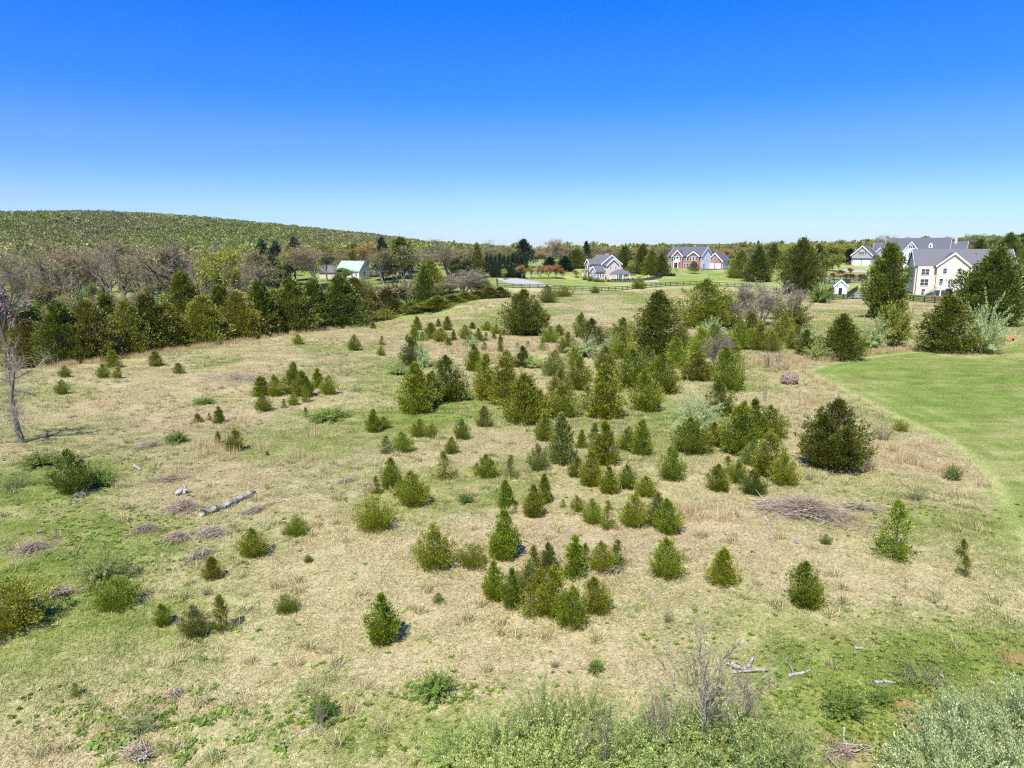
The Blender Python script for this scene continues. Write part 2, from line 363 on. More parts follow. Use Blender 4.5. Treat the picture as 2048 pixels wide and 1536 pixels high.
# ------------------------------------------------------------------ scattering for what nobody could count
def blades_mesh(name, n, radius, h0, h1, w, lean, seed, mat):
    r = np.random.RandomState(seed); a = r.rand(n) * 6.2832; q = np.sqrt(r.rand(n)) * radius
    P = np.stack([np.cos(a) * q, np.sin(a) * q, np.zeros(n) - .01], -1)
    az = r.rand(n) * 6.2832; el = np.radians(90 - np.clip(r.normal(lean, 16, n), 4, 86)); L = r.uniform(h0, h1, n)
    D = np.stack([np.cos(az) * np.cos(el), np.sin(az) * np.cos(el), np.sin(el)], -1)
    S = np.stack([-np.sin(az), np.cos(az), np.zeros(n)], -1) * (w * r.uniform(.6, 1.3, n))[:, None]
    mid = P + D * (L * .55)[:, None]; tip = P + D * L[:, None] - np.array([0, 0, 1]) * (L * .16 * np.cos(el))[:, None]
    V = np.stack([P - S * .6, P + S * .6, mid + S * .5, tip, mid - S * .5], 1).reshape(-1, 3)
    b = np.arange(n)[:, None] * 5
    return mesh_np(name, V, [np.hstack([b, b + 1, b + 2, b + 4]), np.hstack([b + 4, b + 2, b + 3])], mat)
_gn = {}
def scatter(name, pts, rz, scl, var, sources, mixv=None, tilt=None):
    """One object: points carrying turn, size and variant, with the source meshes set on them by geometry nodes."""
    key = name + '_parts'
    c = bpy.data.collections.new(key)
    for i, me in enumerate(sources):
        c.objects.link(bpy.data.objects.new('%s_%02d' % (key, i), me))
    n = len(pts); me = bpy.data.meshes.new(name); me.vertices.add(n); me.vertices.foreach_set('co', np.asarray(pts, np.float32).ravel())
    def attr(nm, ty, data, fld='vector'):
        a = me.attributes.new(nm, ty, 'POINT'); a.data.foreach_set(fld, np.ascontiguousarray(data).ravel())
    rot = np.zeros((n, 3), np.float32); rot[:, 2] = rz
    if tilt is not None: rot[:, 0] = tilt
    attr('rot', 'FLOAT_VECTOR', rot); attr('scl', 'FLOAT_VECTOR', np.asarray(scl, np.float32)); attr('var', 'INT', np.asarray(var, np.int32), 'value')
    if mixv is not None: attr('mix', 'FLOAT_COLOR', np.asarray(mixv, np.float32), 'color')
    g = bpy.data.node_groups.new(name, 'GeometryNodeTree')
    g.interface.new_socket('Geometry', in_out='INPUT', socket_type='NodeSocketGeometry'); g.interface.new_socket('Geometry', in_out='OUTPUT', socket_type='NodeSocketGeometry')
    gi = g.nodes.new('NodeGroupInput'); go = g.nodes.new('NodeGroupOutput')
    m2p = g.nodes.new('GeometryNodeMeshToPoints'); iop = g.nodes.new('GeometryNodeInstanceOnPoints'); ci = g.nodes.new('GeometryNodeCollectionInfo')
    ci.inputs['Collection'].default_value = c; ci.inputs['Separate Children'].default_value = True; ci.inputs['Reset Children'].default_value = True
    iop.inputs['Pick Instance'].default_value = True
    def na(nm, ty):
        a = g.nodes.new('GeometryNodeInputNamedAttribute'); a.data_type = ty; a.inputs['Name'].default_value = nm; return a.outputs['Attribute']
    g.links.new(gi.outputs[0], m2p.inputs[0]); g.links.new(m2p.outputs[0], iop.inputs['Points']); g.links.new(ci.outputs[0], iop.inputs['Instance'])
    g.links.new(na('var', 'INT'), iop.inputs['Instance Index']); g.links.new(na('scl', 'FLOAT_VECTOR'), iop.inputs['Scale'])
    e2r = g.nodes.new('FunctionNodeEulerToRotation'); g.links.new(na('rot', 'FLOAT_VECTOR'), e2r.inputs[0]); g.links.new(e2r.outputs[0], iop.inputs['Rotation'])
    g.links.new(iop.outputs[0], go.inputs[0])
    o = link(name, me); o.modifiers.new('scatter', 'NODES').node_group = g
    return tag(o, kind='stuff')
def wedge(y0, y1, per_m2, seed, margin=6, slope=.80):
    r = np.random.RandomState(seed); A = slope * (y1 ** 2 - y0 ** 2) + 2 * margin * (y1 - y0); n = int(A * per_m2 * 1.0)
    y = np.sqrt(r.rand(n) * (y1 ** 2 - y0 ** 2) + y0 ** 2); x = (r.rand(n) * 2 - 1) * (slope * y + margin)
    return x, y
GRASS = [blades_mesh('grass_tuft', 120, .5, .07, .24, .011, 70, 100 + i, M_BLADE) for i in range(5)] + \
        [blades_mesh('grass_tuft', 120, .55, .04, .09, .010, 45, 120 + i, M_BLADE) for i in range(2)]
px_, py_, ps_ = [], [], []
for y0, y1, d, sc, sd in ((11, 48, 6.5, 1.0, 1), (48, 112, 2.6, 1.5, 2), (112, 215, .8, 2.4, 3)):
    x, y = wedge(y0, y1, d, sd); px_.append(x); py_.append(y); ps_.append(np.full(len(x), sc))
px_, py_, ps_ = map(np.concatenate, (px_, py_, ps_))
keep = crest_s(px_, py_) < 9
px_, py_, ps_ = px_[keep], py_[keep], ps_[keep]
gm = ground_mix(px_, py_)
keep = rs.rand(len(px_)) > gm[:, 3] * 1.3
px_, py_, ps_, gm = px_[keep], py_[keep], ps_[keep], gm[keep]
isl = gm[:, 2] > rs.rand(len(px_))
var = np.where(isl, 5 + rs.randint(0, 2, len(px_)), rs.randint(0, 5, len(px_)))
zs = rs.uniform(.7, 1.35, len(px_)) * np.where(isl, .8, 1.0) * np.where(fbm(px_, py_, 7, 81, 3) > .55, 1.25, .9)
scatter('meadow_grass', np.stack([px_, py_, height(px_, py_)], -1), rs.rand(len(px_)) * 6.28, np.stack([ps_, ps_, ps_ ** .75 * zs], -1), var, GRASS, gm)

CLUMP = [blades_mesh('grass_clump', 70, .16, .22, .48, .010, 34, 140 + i, M_BLADE) for i in range(3)]
x, y = wedge(12, 95, .55, 8); k = (ground_mix(x, y)[:, 2] < .3) & (ground_mix(x, y)[:, 3] < .2) & (fbm(x, y, 5, 83, 3) > .47) & (crest_s(x, y) < 5); x, y = x[k], y[k]
s = rs.uniform(.6, 1.25, len(x)); gmx = ground_mix(x, y); gmx[:, 0] *= rs.rand(len(x)) * .8; gmx[:, 1] *= .6
scatter('grass_clumps', np.stack([x, y, height(x, y)], -1), rs.rand(len(x)) * 6.28, np.stack([s * 1.2, s * 1.2, s], -1), rs.randint(0, 3, len(x)), CLUMP, gmx)
# ------------------------------------------------------------------ plant builders
FOL = {
 'bright': leaf_mat('cedar_bright', [(.075, .10, .008), (.165, .205, .013), (.25, .29, .021), (.33, .35, .032)]),
 'olive': leaf_mat('cedar_olive', [(.08, .092, .011), (.175, .19, .019), (.265, .27, .029), (.33, .32, .04)]),
 'dark': leaf_mat('cedar_dark', [(.042, .06, .010), (.10, .125, .015), (.165, .19, .022), (.23, .245, .034)]),
 'grey': leaf_mat('cedar_grey', [(.085, .105, .024), (.165, .195, .04), (.24, .27, .062), (.305, .325, .085)]),
 'brown': leaf_mat('cedar_brown', [(.06, .06, .015), (.13, .12, .024), (.20, .175, .034), (.27, .22, .045)]),
 'pine': leaf_mat('pine_needles', [(.02, .04, .018), (.045, .075, .032), (.07, .105, .045), (.095, .13, .06)]),
 'night': leaf_mat('arborvitae', [(.014, .03, .014), (.03, .055, .022), (.045, .075, .03)]),
 'silver': leaf_mat('olive_shrub_leaf', [(.25, .31, .12), (.38, .45, .18), (.54, .61, .29), (.64, .69, .40)], .46),
 'silvergreen': leaf_mat('olive_shrub_green', [(.22, .29, .06), (.35, .43, .105), (.52, .59, .19), (.62, .67, .28)], .48),
 'weed': leaf_mat('weed_leaf', [(.10, .17, .02), (.17, .26, .035), (.235, .33, .05), (.30, .38, .075)], .4),
 'lime': leaf_mat('young_leaf', [(.20, .24, .02), (.30, .33, .03), (.38, .40, .045)], .4),
 'spring': leaf_mat('spring_leaf', [(.13, .18, .03), (.21, .26, .045), (.28, .31, .07)], .4),
 'orange': leaf_mat('copper_leaf', [(.30, .16, .05), (.40, .22, .07), (.45, .30, .10)], .35),
 'red': leaf_mat('red_leaf', [(.17, .06, .035), (.26, .10, .055), (.33, .15, .08)], .3),
 'mauve': leaf_mat('blossom', [(.27, .17, .22), (.36, .24, .29), (.42, .31, .34)], .3),
 'tan': leaf_mat('bud_tan', [(.22, .19, .08), (.31, .265, .11), (.37, .33, .15)], .35),
 'rust': leaf_mat('bud_rust', [(.21, .16, .08), (.29, .225, .105), (.35, .285, .14)], .35),
}
BARK = surf('bark_grey', (.19, .165, .14), (.11, .092, .075), 6, .95, .4)
BARK_PALE = surf('bark_pale', (.43, .39, .34), (.27, .235, .20), 5, .95, .4)
BARK_DARK = surf('bark_dark', (.10, .08, .065), (.065, .05, .04), 6, .95, .4)
TWIG = leaf_mat('twig_brown', [(.15, .125, .07), (.225, .19, .11), (.29, .25, .155)], .05, .08)
TWIG_RUST = leaf_mat('twig_rust', [(.19, .145, .085), (.265, .205, .12), (.33, .26, .155)], .05, .08)
TWIG_GREY = leaf_mat('twig_grey', [(.165, .14, .095), (.24, .205, .14), (.31, .27, .19)], .05, .06)

def rand_unit(r, n):
    v = r.normal(size=(n, 3)); return v / np.linalg.norm(v, axis=1, keepdims=True)
def unit(v): return v / np.maximum(np.linalg.norm(v, axis=-1, keepdims=True), 1e-9)
def sprays(P, D, L, Wd, r, face=None):
    """Rhombic leaf sprays at P along D, length L, half width Wd; blades turn roughly towards FACE when given."""
    n = len(P); S = unit(np.cross(D, rand_unit(r, n) if face is None else face + rand_unit(r, n) * .75)) * np.reshape(Wd, (-1, 1)); L = np.reshape(L, (-1, 1))
    V = np.stack([P, P + D * L * .45 + S, P + D * L, P + D * L * .45 - S], 1).reshape(-1, 3)
    return V, (np.arange(n)[:, None] * 4 + np.arange(4)[None])
def tubes(segs, k):
    """Frusta for rows (x0,y0,z0,x1,y1,z1,r0,r1)."""
    S = np.asarray(segs, float); p0, p1 = S[:, 0:3], S[:, 3:6]; d = unit(p1 - p0)
    ref = np.where(np.abs(d[:, 2:3]) > .9, np.array([[1., 0, 0]]), np.array([[0, 0, 1.]])); a = unit(np.cross(d, ref)); b = np.cross(d, a)
    th = np.arange(k) * 2 * math.pi / k
    ring = a[:, None] * np.cos(th)[None, :, None] + b[:, None] * np.sin(th)[None, :, None]
    V = np.concatenate([p0[:, None] + ring * S[:, 6, None, None], p1[:, None] + ring * S[:, 7, None, None]], 1).reshape(-1, 3)
    base = np.arange(len(S))[:, None, None] * 2 * k; i = np.arange(k)[None]; j = (i + 1) % k
    F = np.stack([i, j, k + j, k + i], -1) + base
    return V, F.reshape(-1, 4)
PROF = {
 'cone': lambda t: np.where(t < .36, .50 + .50 * np.sin(np.clip(t, 0, .36) / .36 * 1.5708), np.clip((1 - t) / .64, 0, 1) ** .80),
 'egg': lambda t: np.where(t < .44, .46 + .54 * np.sin(np.clip(t, 0, .44) / .44 * 1.5708), np.clip(1 - (np.clip(t - .44, 0, 1) / .56) ** 1.8, 0, 1) ** .8),
 'round': lambda t: np.sqrt(np.clip(1 - ((t - .46) / .56) ** 2, 0, 1)),
 'spire': lambda t: np.where(t < .12, .6 + .4 * t / .12, np.clip((1 - t) / .88, 0, 1) ** .62),
 'broad': lambda t: np.where(t < .30, .86 + .14 * t / .30, np.clip((1 - t) / .70, 0, 1) ** .58),
}
def cedar_crown(name, prof, aspect, limbs, per, seed, size=.055, heads=1, foot=.03, rough=.27, up=1.35, lean=.0):
    """Crown of unit height: limbs sweep up and out to an uneven outline, each carrying a plume of sprays."""
    r = np.random.RandomState(seed); PP, DD, LL = [], [], []
    hs = [(0, 0, 1.0, 1.0)]
    for h in range(1, heads):
        a = r.rand() * 6.28; q = aspect * r.uniform(.22, .34); hs.append((math.cos(a) * q, math.sin(a) * q, r.uniform(.6, .88), r.uniform(.55, .75)))
    for hx, hy, hh, hw in hs:
        n = max(10, int(limbs * hw * hh / sum(a[2] * a[3] for a in hs) * (1 if heads == 1 else 1.25)))
        t = foot + (1 - foot) * r.beta(.92, 1.12, n); az = np.arange(n) * 2.39996 + r.rand(n) * .7
        rad = PROF[prof](t) * aspect * .5 * hw * np.clip(r.normal(.93, rough, n), .45, 1.28)
        tip = np.stack([np.cos(az) * rad, np.sin(az) * rad, t], -1); tip[:, 2] += r.normal(0, .02, n)
        root = np.stack([np.cos(az) * rad * .08, np.sin(az) * rad * .08, t - rad * up * r.uniform(.7, 1.5, n)], -1); root[:, 2] = np.maximum(root[:, 2], .01)
        tip[:, 2] = np.maximum(tip[:, 2], root[:, 2] + .01)
        tip *= [1, 1, hh]; root *= [1, 1, hh]
        off = np.array([hx, hy, 0]); tip += off * np.clip(tip[:, 2:3] * 2.5, .2, 1); root += off * np.clip(root[:, 2:3] * 2.5, .2, 1)
        tip[:, 0] += lean * tip[:, 2]; root[:, 0] += lean * root[:, 2]
        ax = tip - root; ln = np.linalg.norm(ax, axis=1, keepdims=True); ax = ax / ln
        q = 1 - r.rand(n, per) ** 1.5 * .82
        plume = (1.12 - q) * (.05 + .30 * ln) + .012
        J = r.normal(size=(n, per, 3)); J *= (plume / 1.7)[..., None]
        P = root[:, None] + ax[:, None] * (ln * q)[..., None] + J
        outw = unit(P * np.array([1, 1, 0]) + 1e-6)
        D = unit(ax[:, None] * .85 + unit(J) * .50 + outw * .20 + np.array([0, 0, .55]) + r.normal(size=P.shape) * .24)
        L = size * r.uniform(.55, 1.25, (n, per))
        PP.append(P.reshape(-1, 3)); DD.append(D.reshape(-1, 3)); LL.append(L.ravel())
    P = np.concatenate(PP); D = np.concatenate(DD); L = np.concatenate(LL); ok = P[:, 2] > .004
    fc_ = unit(P[ok] * np.array([1, 1, 0]) + 1e-6) * 1.0 + np.array([0, 0, .85])
    V, F = sprays(P[ok], D[ok], L[ok], L[ok] * r.uniform(.15, .26, ok.sum()), r, fc_)
    V[:, 2] /= np.percentile(V[:, 2], 99.8)
    wx = np.percentile(V[:, 0], 98.8) - np.percentile(V[:, 0], 1.2); wy = np.percentile(V[:, 1], 98.8) - np.percentile(V[:, 1], 1.2)
    return (wx + wy) / 2, mesh_np(name, V, [F], FOL['bright'])
def stem_mesh(name, h, r0, seed, k=5):
    r = np.random.RandomState(seed); seg = []; p = np.array([0, 0, -.02]); n = 6
    for i in range(n):
        q = p + np.array([r.normal(0, .008), r.normal(0, .008), (h + .02) / n]); seg.append([*p, *q, r0 * (1 - i / n) + .002, r0 * (1 - (i + 1) / n) + .002]); p = q
        if i > 0:
            for _ in range(3):
                a = r.rand() * 6.28; L = .16 * (1 - i / n) + .03
                seg.append([*p, *(p + np.array([math.cos(a) * L, math.sin(a) * L, L * .6])), r0 * .3, r0 * .08])
    V, F = tubes(seg, k); return mesh_np(name, V, [F], BARK_DARK)
def grow(seed, trunk=.3, spread=.9, limbs=8, kids=(5, 4), r0=.018, up=.12, twigs=8, twig_len=.065, tw=.0015, levels=3, wig=.16, fork=1):
    """Bare tree of about unit height: returns tube rows and twig slivers."""
    r = np.random.RandomState(seed); seg = []; TP, TD, TL = [], [], []
    def branch(p, d, L, rad, lev):
        n = 5 if lev < 2 else 3; pts = [(p, d)]
        for i in range(n):
            d = unit(d + r.normal(size=3) * wig * (.5 if lev == 0 else 1) + np.array([0, 0, up])); q = p + d * (L / n)
            ra = rad * (1 - .72 * i / n); rb = rad * (1 - .72 * (i + 1) / n); seg.append((*p, *q, ra, rb, lev)); p = q; pts.append((p, d))
        if lev < levels:
            m = limbs if lev == 0 else kids[min(lev - 1, len(kids) - 1)]
            for i in range(m):
                t = (trunk + (1 - trunk) * (i + r.rand()) / m) if lev == 0 else r.uniform(.25, 1)
                k = min(n, int(t * n)); pp, dd = pts[k]
                if k < n: pp = pp + (pts[k + 1][0] - pp) * (t * n - k)
                s = unit(np.cross(dd, r.normal(size=3))); a = r.uniform(.5, 1.0) * spread
                nd = unit(dd * math.cos(a) + s * math.sin(a))
                branch(pp, nd, L * ((.62 - .25 * t * (lev == 0)) if lev == 0 else .6) * r.uniform(.75, 1.2), rad * (.52 if lev == 0 else .55) * (1 - .4 * t), lev + 1)
        if lev >= levels - 1:
            m = twigs if lev == levels else twigs // 2; t = r.rand(m) * n; k = np.minimum(t.astype(int), n - 1)
            for kk, tt in zip(k, t):
                a, b = pts[kk][0], pts[kk + 1][0]; TP.append(a + (b - a) * (tt - kk)); TD.append(unit(pts[kk][1] * .8 + r.normal(size=3) * .6 + np.array([0, 0, .25])))
                TL.append(twig_len * r.uniform(.5, 1.3))
    for f in range(fork):
        a = r.rand() * 6.28; d0 = unit(np.array([math.cos(a) * .35, math.sin(a) * .35, 1.0])) if fork > 1 else np.array([r.normal(0, .04), r.normal(0, .04), 1.0])
        branch(np.array([0, 0, -.01]), d0, .62 if fork == 1 else .5 * r.uniform(.8, 1.1), r0 / math.sqrt(fork), 0)
    TP = np.array(TP); TD = np.array(TD); TL = np.array(TL)
    top = max((TP + TD * TL[:, None])[:, 2].max(), 1e-3); s = 1 / top
    seg = np.array(seg); seg[:, :6] *= s; seg[:, 6:8] *= s
    return seg, TP * s, TD, TL * s, tw, r
def bare_parts(name, args, leaf=0, leaf_size=.012, bark=BARK, twig=TWIG, leafmat=None, leaf_spread=.03):
    seg, TP, TD, TL, tw, r = grow(**args)
    big = seg[:, 8] < 2; A = seg[big]; B = seg[~big]
    V1, F1 = tubes(A, 6); trunk = mesh_np(name + '_trunk', V1, [F1], bark, True)
    V2, F2 = sprays(TP, TD, TL, tw * r.uniform(.7, 1.3, len(TP)), r); V, F = V2, [F2]
    if len(B):
        Bt = B.copy(); Bt[:, 6:8] = np.maximum(Bt[:, 6:8], .0011); V3, F3 = tubes(Bt, 3); F = [F2, F3 + len(V2)]; V = np.vstack([V2, V3])
    crown = mesh_np(name + '_twigs', V, F, twig); leaves = None
    if leaf:
        i = r.randint(0, len(TP), leaf); P = TP[i] + TD[i] * (TL[i] * r.uniform(.2, 1.1, leaf))[:, None] + r.normal(size=(leaf, 3)) * leaf_spread
        L = leaf_size * r.uniform(.6, 1.4, leaf); V4, F4 = sprays(P, rand_unit(r, leaf), L, L * .38, r, np.tile([0, -.2, .8], (leaf, 1))); leaves = mesh_np(name + '_leaves', V4, [F4], leafmat or FOL['spring'])
    wd = float(np.percentile(np.abs(TP[:, 0]), 96) + np.percentile(np.abs(TP[:, 1]), 96))
    return {'trunk': trunk, 'twigs': crown, 'leaves': leaves, 'w': wd}
def shrub_parts(name, seed, shoots=150, per=120, leaf=.036, arch=.5, fan=.75, bark=BARK, leafmat=None):
    """Many-stemmed shrub of about unit height and width: arching shoots thick with small leaves."""
    r = np.random.RandomState(seed); seg = []; P_, D_, L_ = [], [], []
    for i in range(shoots):
        a = r.rand() * 6.283; q = math.sqrt(r.rand()); tilt = q * fan; L = r.uniform(.55, 1.1) * (1 - .28 * q)
        p = np.array([math.cos(a) * q * .16, math.sin(a) * q * .16, 0.0]); d = unit(np.array([math.cos(a) * math.sin(tilt), math.sin(a) * math.sin(tilt), math.cos(tilt)])); n = 6; pts = [p]
        for j in range(n):
            d = unit(d + r.normal(size=3) * .12 + np.array([math.cos(a), math.sin(a), -.6]) * arch * .12 * j * q); pn = p + d * L / n
            seg.append([*p, *pn, .0045 * (1 - j / n) + .0008, .0045 * (1 - (j + 1) / n) + .0008]); p = pn; pts.append(p)
        pts = np.array(pts); t = (r.rand(per) ** .75) * (n - .01); k = t.astype(int); B = pts[k] + (pts[k + 1] - pts[k]) * (t - k)[:, None]
        ax = unit(pts[k + 1] - pts[k]); side = rand_unit(r, per)
        P_.append(B + side * r.rand(per)[:, None] * .034); D_.append(unit(ax * .7 + side * .8 + np.array([0, 0, .15]))); L_.append(leaf * r.uniform(.5, 1.3, per))
    P = np.concatenate(P_); D = np.concatenate(D_); L = np.concatenate(L_); ok = P[:, 2] > .015
    V, F = sprays(P[ok], D[ok], L[ok], L[ok] * .25, r, unit(P[ok] * np.array([1, 1, 0]) + 1e-6) * .8 + np.array([0, -0.0, 1.7]))
    Vt, Ft = tubes(seg, 3)
    return {'stems': mesh_np(name + '_stems', Vt, [Ft], bark), 'foliage': mesh_np(name + '_foliage', V, [F], leafmat or FOL['silver']), 'h': float(np.percentile(P[:, 2], 99.3)), 'w': float(np.percentile(P[:, 0], 98) - np.percentile(P[:, 0], 2))}

# prototypes
CED = {}
def ced(kind, *a, **k): CED.setdefault(kind, []).append(cedar_crown('cedar_crown', *a, **k))
for i in range(3):
    ced('cone', 'cone', (.55, .68, .8)[i], 125, 74, 200 + i, size=.05)
    ced('egg', 'egg', (.55, .7, .85)[i], 130, 74, 210 + i, size=.05, lean=(.0, .12, -.08)[i])
    ced('multi', 'cone', (.9, 1.05, .8)[i], 150, 70, 220 + i, size=.05, heads=(2, 3, 2)[i])
for i in range(2):
    ced('slim', 'spire', (.34, .42)[i], 95, 70, 230 + i, size=.044)
    ced('round', 'round', (.95, 1.1)[i], 150, 74, 240 + i, size=.052, foot=.02)
    ced('wispy', 'cone', (.5, .65)[i], 60, 56, 250 + i, size=.046, rough=.40)
    ced('bigcone', 'broad', (.62, .75)[i], 280, 52, 260 + i, size=.044, up=.35, rough=.24)
    ced('bigbroad', 'broad', (.95, .85)[i], 350, 50, 270 + i, size=.042, heads=(3, 2)[i], up=.4)
ced('bigcone', 'cone', .72, 300, 52, 263, size=.044, up=.45, rough=.26)
ced('bigcol', 'egg', .58, 300, 70, 281, size=.042, heads=2, up=.3, foot=.04)
ced('bigbell', 'egg', .86, 340, 80, 282, size=.042, heads=2, up=.25, foot=.05, rough=.25)
ced('bigball', 'egg', .92, 300, 86, 283, size=.042, up=.6, foot=.03, rough=.30, heads=3); ced('bigball', 'egg', 1.1, 300, 86, 284, size=.042, up=.5, foot=.05, rough=.32, heads=4)
ced('spire', 'spire', .30, 130, 44, 290, size=.04); ced('spire', 'spire', .38, 130, 44, 291, size=.04)
ced('openpine', 'broad', 1.05, 120, 46, 292, size=.05, foot=.28, rough=.3, up=.2)
ced('tallpine', 'cone', .5, 90, 60, 293, size=.05, foot=.25, rough=.4, up=.1)
STEMS = [stem_mesh('cedar_trunk', .8, .022, 300 + i) for i in range(3)]
BARE = {
 'wide': bare_parts('bare_wide', dict(seed=11, trunk=.30, spread=.95, limbs=8, kids=(5, 4), r0=.026, twigs=8, twig_len=.07, up=.07), leaf=900, leaf_size=.012, leafmat=FOL['tan']),
 'forked': bare_parts('bare_forked', dict(seed=12, trunk=.25, spread=.8, limbs=7, kids=(4, 4), r0=.032, twigs=8, fork=2, up=.08)),
 'upright': bare_parts('bare_upright', dict(seed=13, trunk=.35, spread=.6, limbs=9, kids=(5, 4), r0=.021, twigs=8, up=.16)),
 'buds': bare_parts('bare_buds', dict(seed=14, trunk=.3, spread=.85, limbs=9, kids=(6, 4), r0=.018, twigs=9, up=.1), leaf=3600, leaf_size=.014, leafmat=FOL['rust'], twig=TWIG_RUST),
 'slender': bare_parts('bare_slender', dict(seed=15, trunk=.4, spread=.55, limbs=9, kids=(4, 4), r0=.013, twigs=8, up=.2), leaf=2200, leaf_size=.014, leafmat=FOL['tan']),
 'leafing': bare_parts('leafing', dict(seed=16, trunk=.3, spread=.9, limbs=9, kids=(6, 4), r0=.018, twigs=8, up=.1), leaf=5200, leaf_size=.019, leaf_spread=.02),
 'leafy': bare_parts('leafy', dict(seed=17, trunk=.28, spread=.95, limbs=10, kids=(6, 4), r0=.018, twigs=6, up=.08), leaf=9500, leaf_size=.022, leaf_spread=.025),
 'small': bare_parts('small_leafy', dict(seed=18, trunk=.22, spread=.75, limbs=9, kids=(6, 4), r0=.02, twigs=5, up=.14), leaf=3600, leaf_size=.035, leaf_spread=.03),
 'dead': bare_parts('dead_tree', dict(seed=23, trunk=.42, spread=1.0, limbs=7, kids=(5, 4), r0=.036, twigs=6, twig_len=.09, up=.03, fork=1, wig=.2, tw=.0030), bark=BARK, twig=TWIG_GREY),
 'snag': bare_parts('snag', dict(seed=20, trunk=.3, spread=.9, limbs=6, kids=(3, 2), r0=.024, twigs=3, up=.05), bark=BARK_PALE, twig=TWIG_GREY),
 'thicket': bare_parts('thicket', dict(seed=21, trunk=.1, spread=.5, limbs=7, kids=(4, 4), r0=.018, twigs=9, fork=4, up=.12, twig_len=.08, tw=.0016), bark=BARK, twig=TWIG_GREY),
 'sapling': bare_parts('sapling', dict(seed=22, trunk=.15, spread=.42, limbs=11, kids=(4, 3), r0=.010, twigs=4, up=.2, tw=.0018, twig_len=.06), bark=BARK, twig=TWIG_RUST),
}
SHRUB = {
 'silver': [shrub_parts('silver_shrub', 31), shrub_parts('silver_shrub', 32, arch=.9, fan=.95)],
 'plume': [shrub_parts('plume_shrub', 33, shoots=150, per=180, leaf=.026, fan=.8), shrub_parts('plume_shrub', 34, shoots=150, per=180, leaf=.026, arch=.8, fan=1.0)],
 'brush': [shrub_parts('brush_shrub', 35, shoots=110, per=70, leaf=.055, fan=.85)],
 'thin': [shrub_parts('thin_shrub', 36, shoots=60, per=16, leaf=.04, fan=.6)],
}
PR = random.Random(5)
def plant_tree(name, loc, h, w, meshes, label, cat, group=None, mats=(), rz=None, pw=1.0, ph=1.0):
    """Tree or shrub: an Empty at its foot over its parts; meshes = [(part name, mesh)]."""
    t = thing(name, label, cat, loc, PR.random() * 6.283 if rz is None else rz, group, (w / pw, w / pw, h / ph))
    for i, (pn, me) in enumerate(meshes):
        if me is not None: link(pn, me, t, mat=(mats[i] if i < len(mats) else None))
    return t
def cedar(p, h, w, kind, tone, label, group=None, name='cedar_tree', cat='tree', rz=None):
    asp = w / h; a, me = min(CED[kind], key=lambda c: abs(math.log(c[0] / asp)) + PR.random() * .25)
    return plant_tree(name, p, h, w, [('trunk', PR.choice(STEMS)), ('crown', me)], label, cat, group, [None, FOL[tone]], pw=a, rz=rz)
def bare(p, h, w, kind, label, group=None, name='bare_tree', cat='tree', mats=None, leafmat=None, rz=None, bark=None, twig=None):
    b = BARE[kind]; lf = [('leaves', b['leaves'])] if b['leaves'] is not None else []
    return plant_tree(name, p, h, w, [('trunk', b['trunk']), ('crown', b['twigs'])] + lf, label, cat, group, [bark, twig, leafmat], pw=b['w'], rz=rz)
def shrub(p, h, w, kind, label, leafmat=None, group=None, name='olive_shrub', cat='shrub', rz=None):
    b = PR.choice(SHRUB[kind]); return plant_tree(name, p, h, w, [('stem', b['stems']), ('foliage', b['foliage'])], label, cat, group, [None, leafmat], pw=b['w'], ph=b['h'], rz=rz)
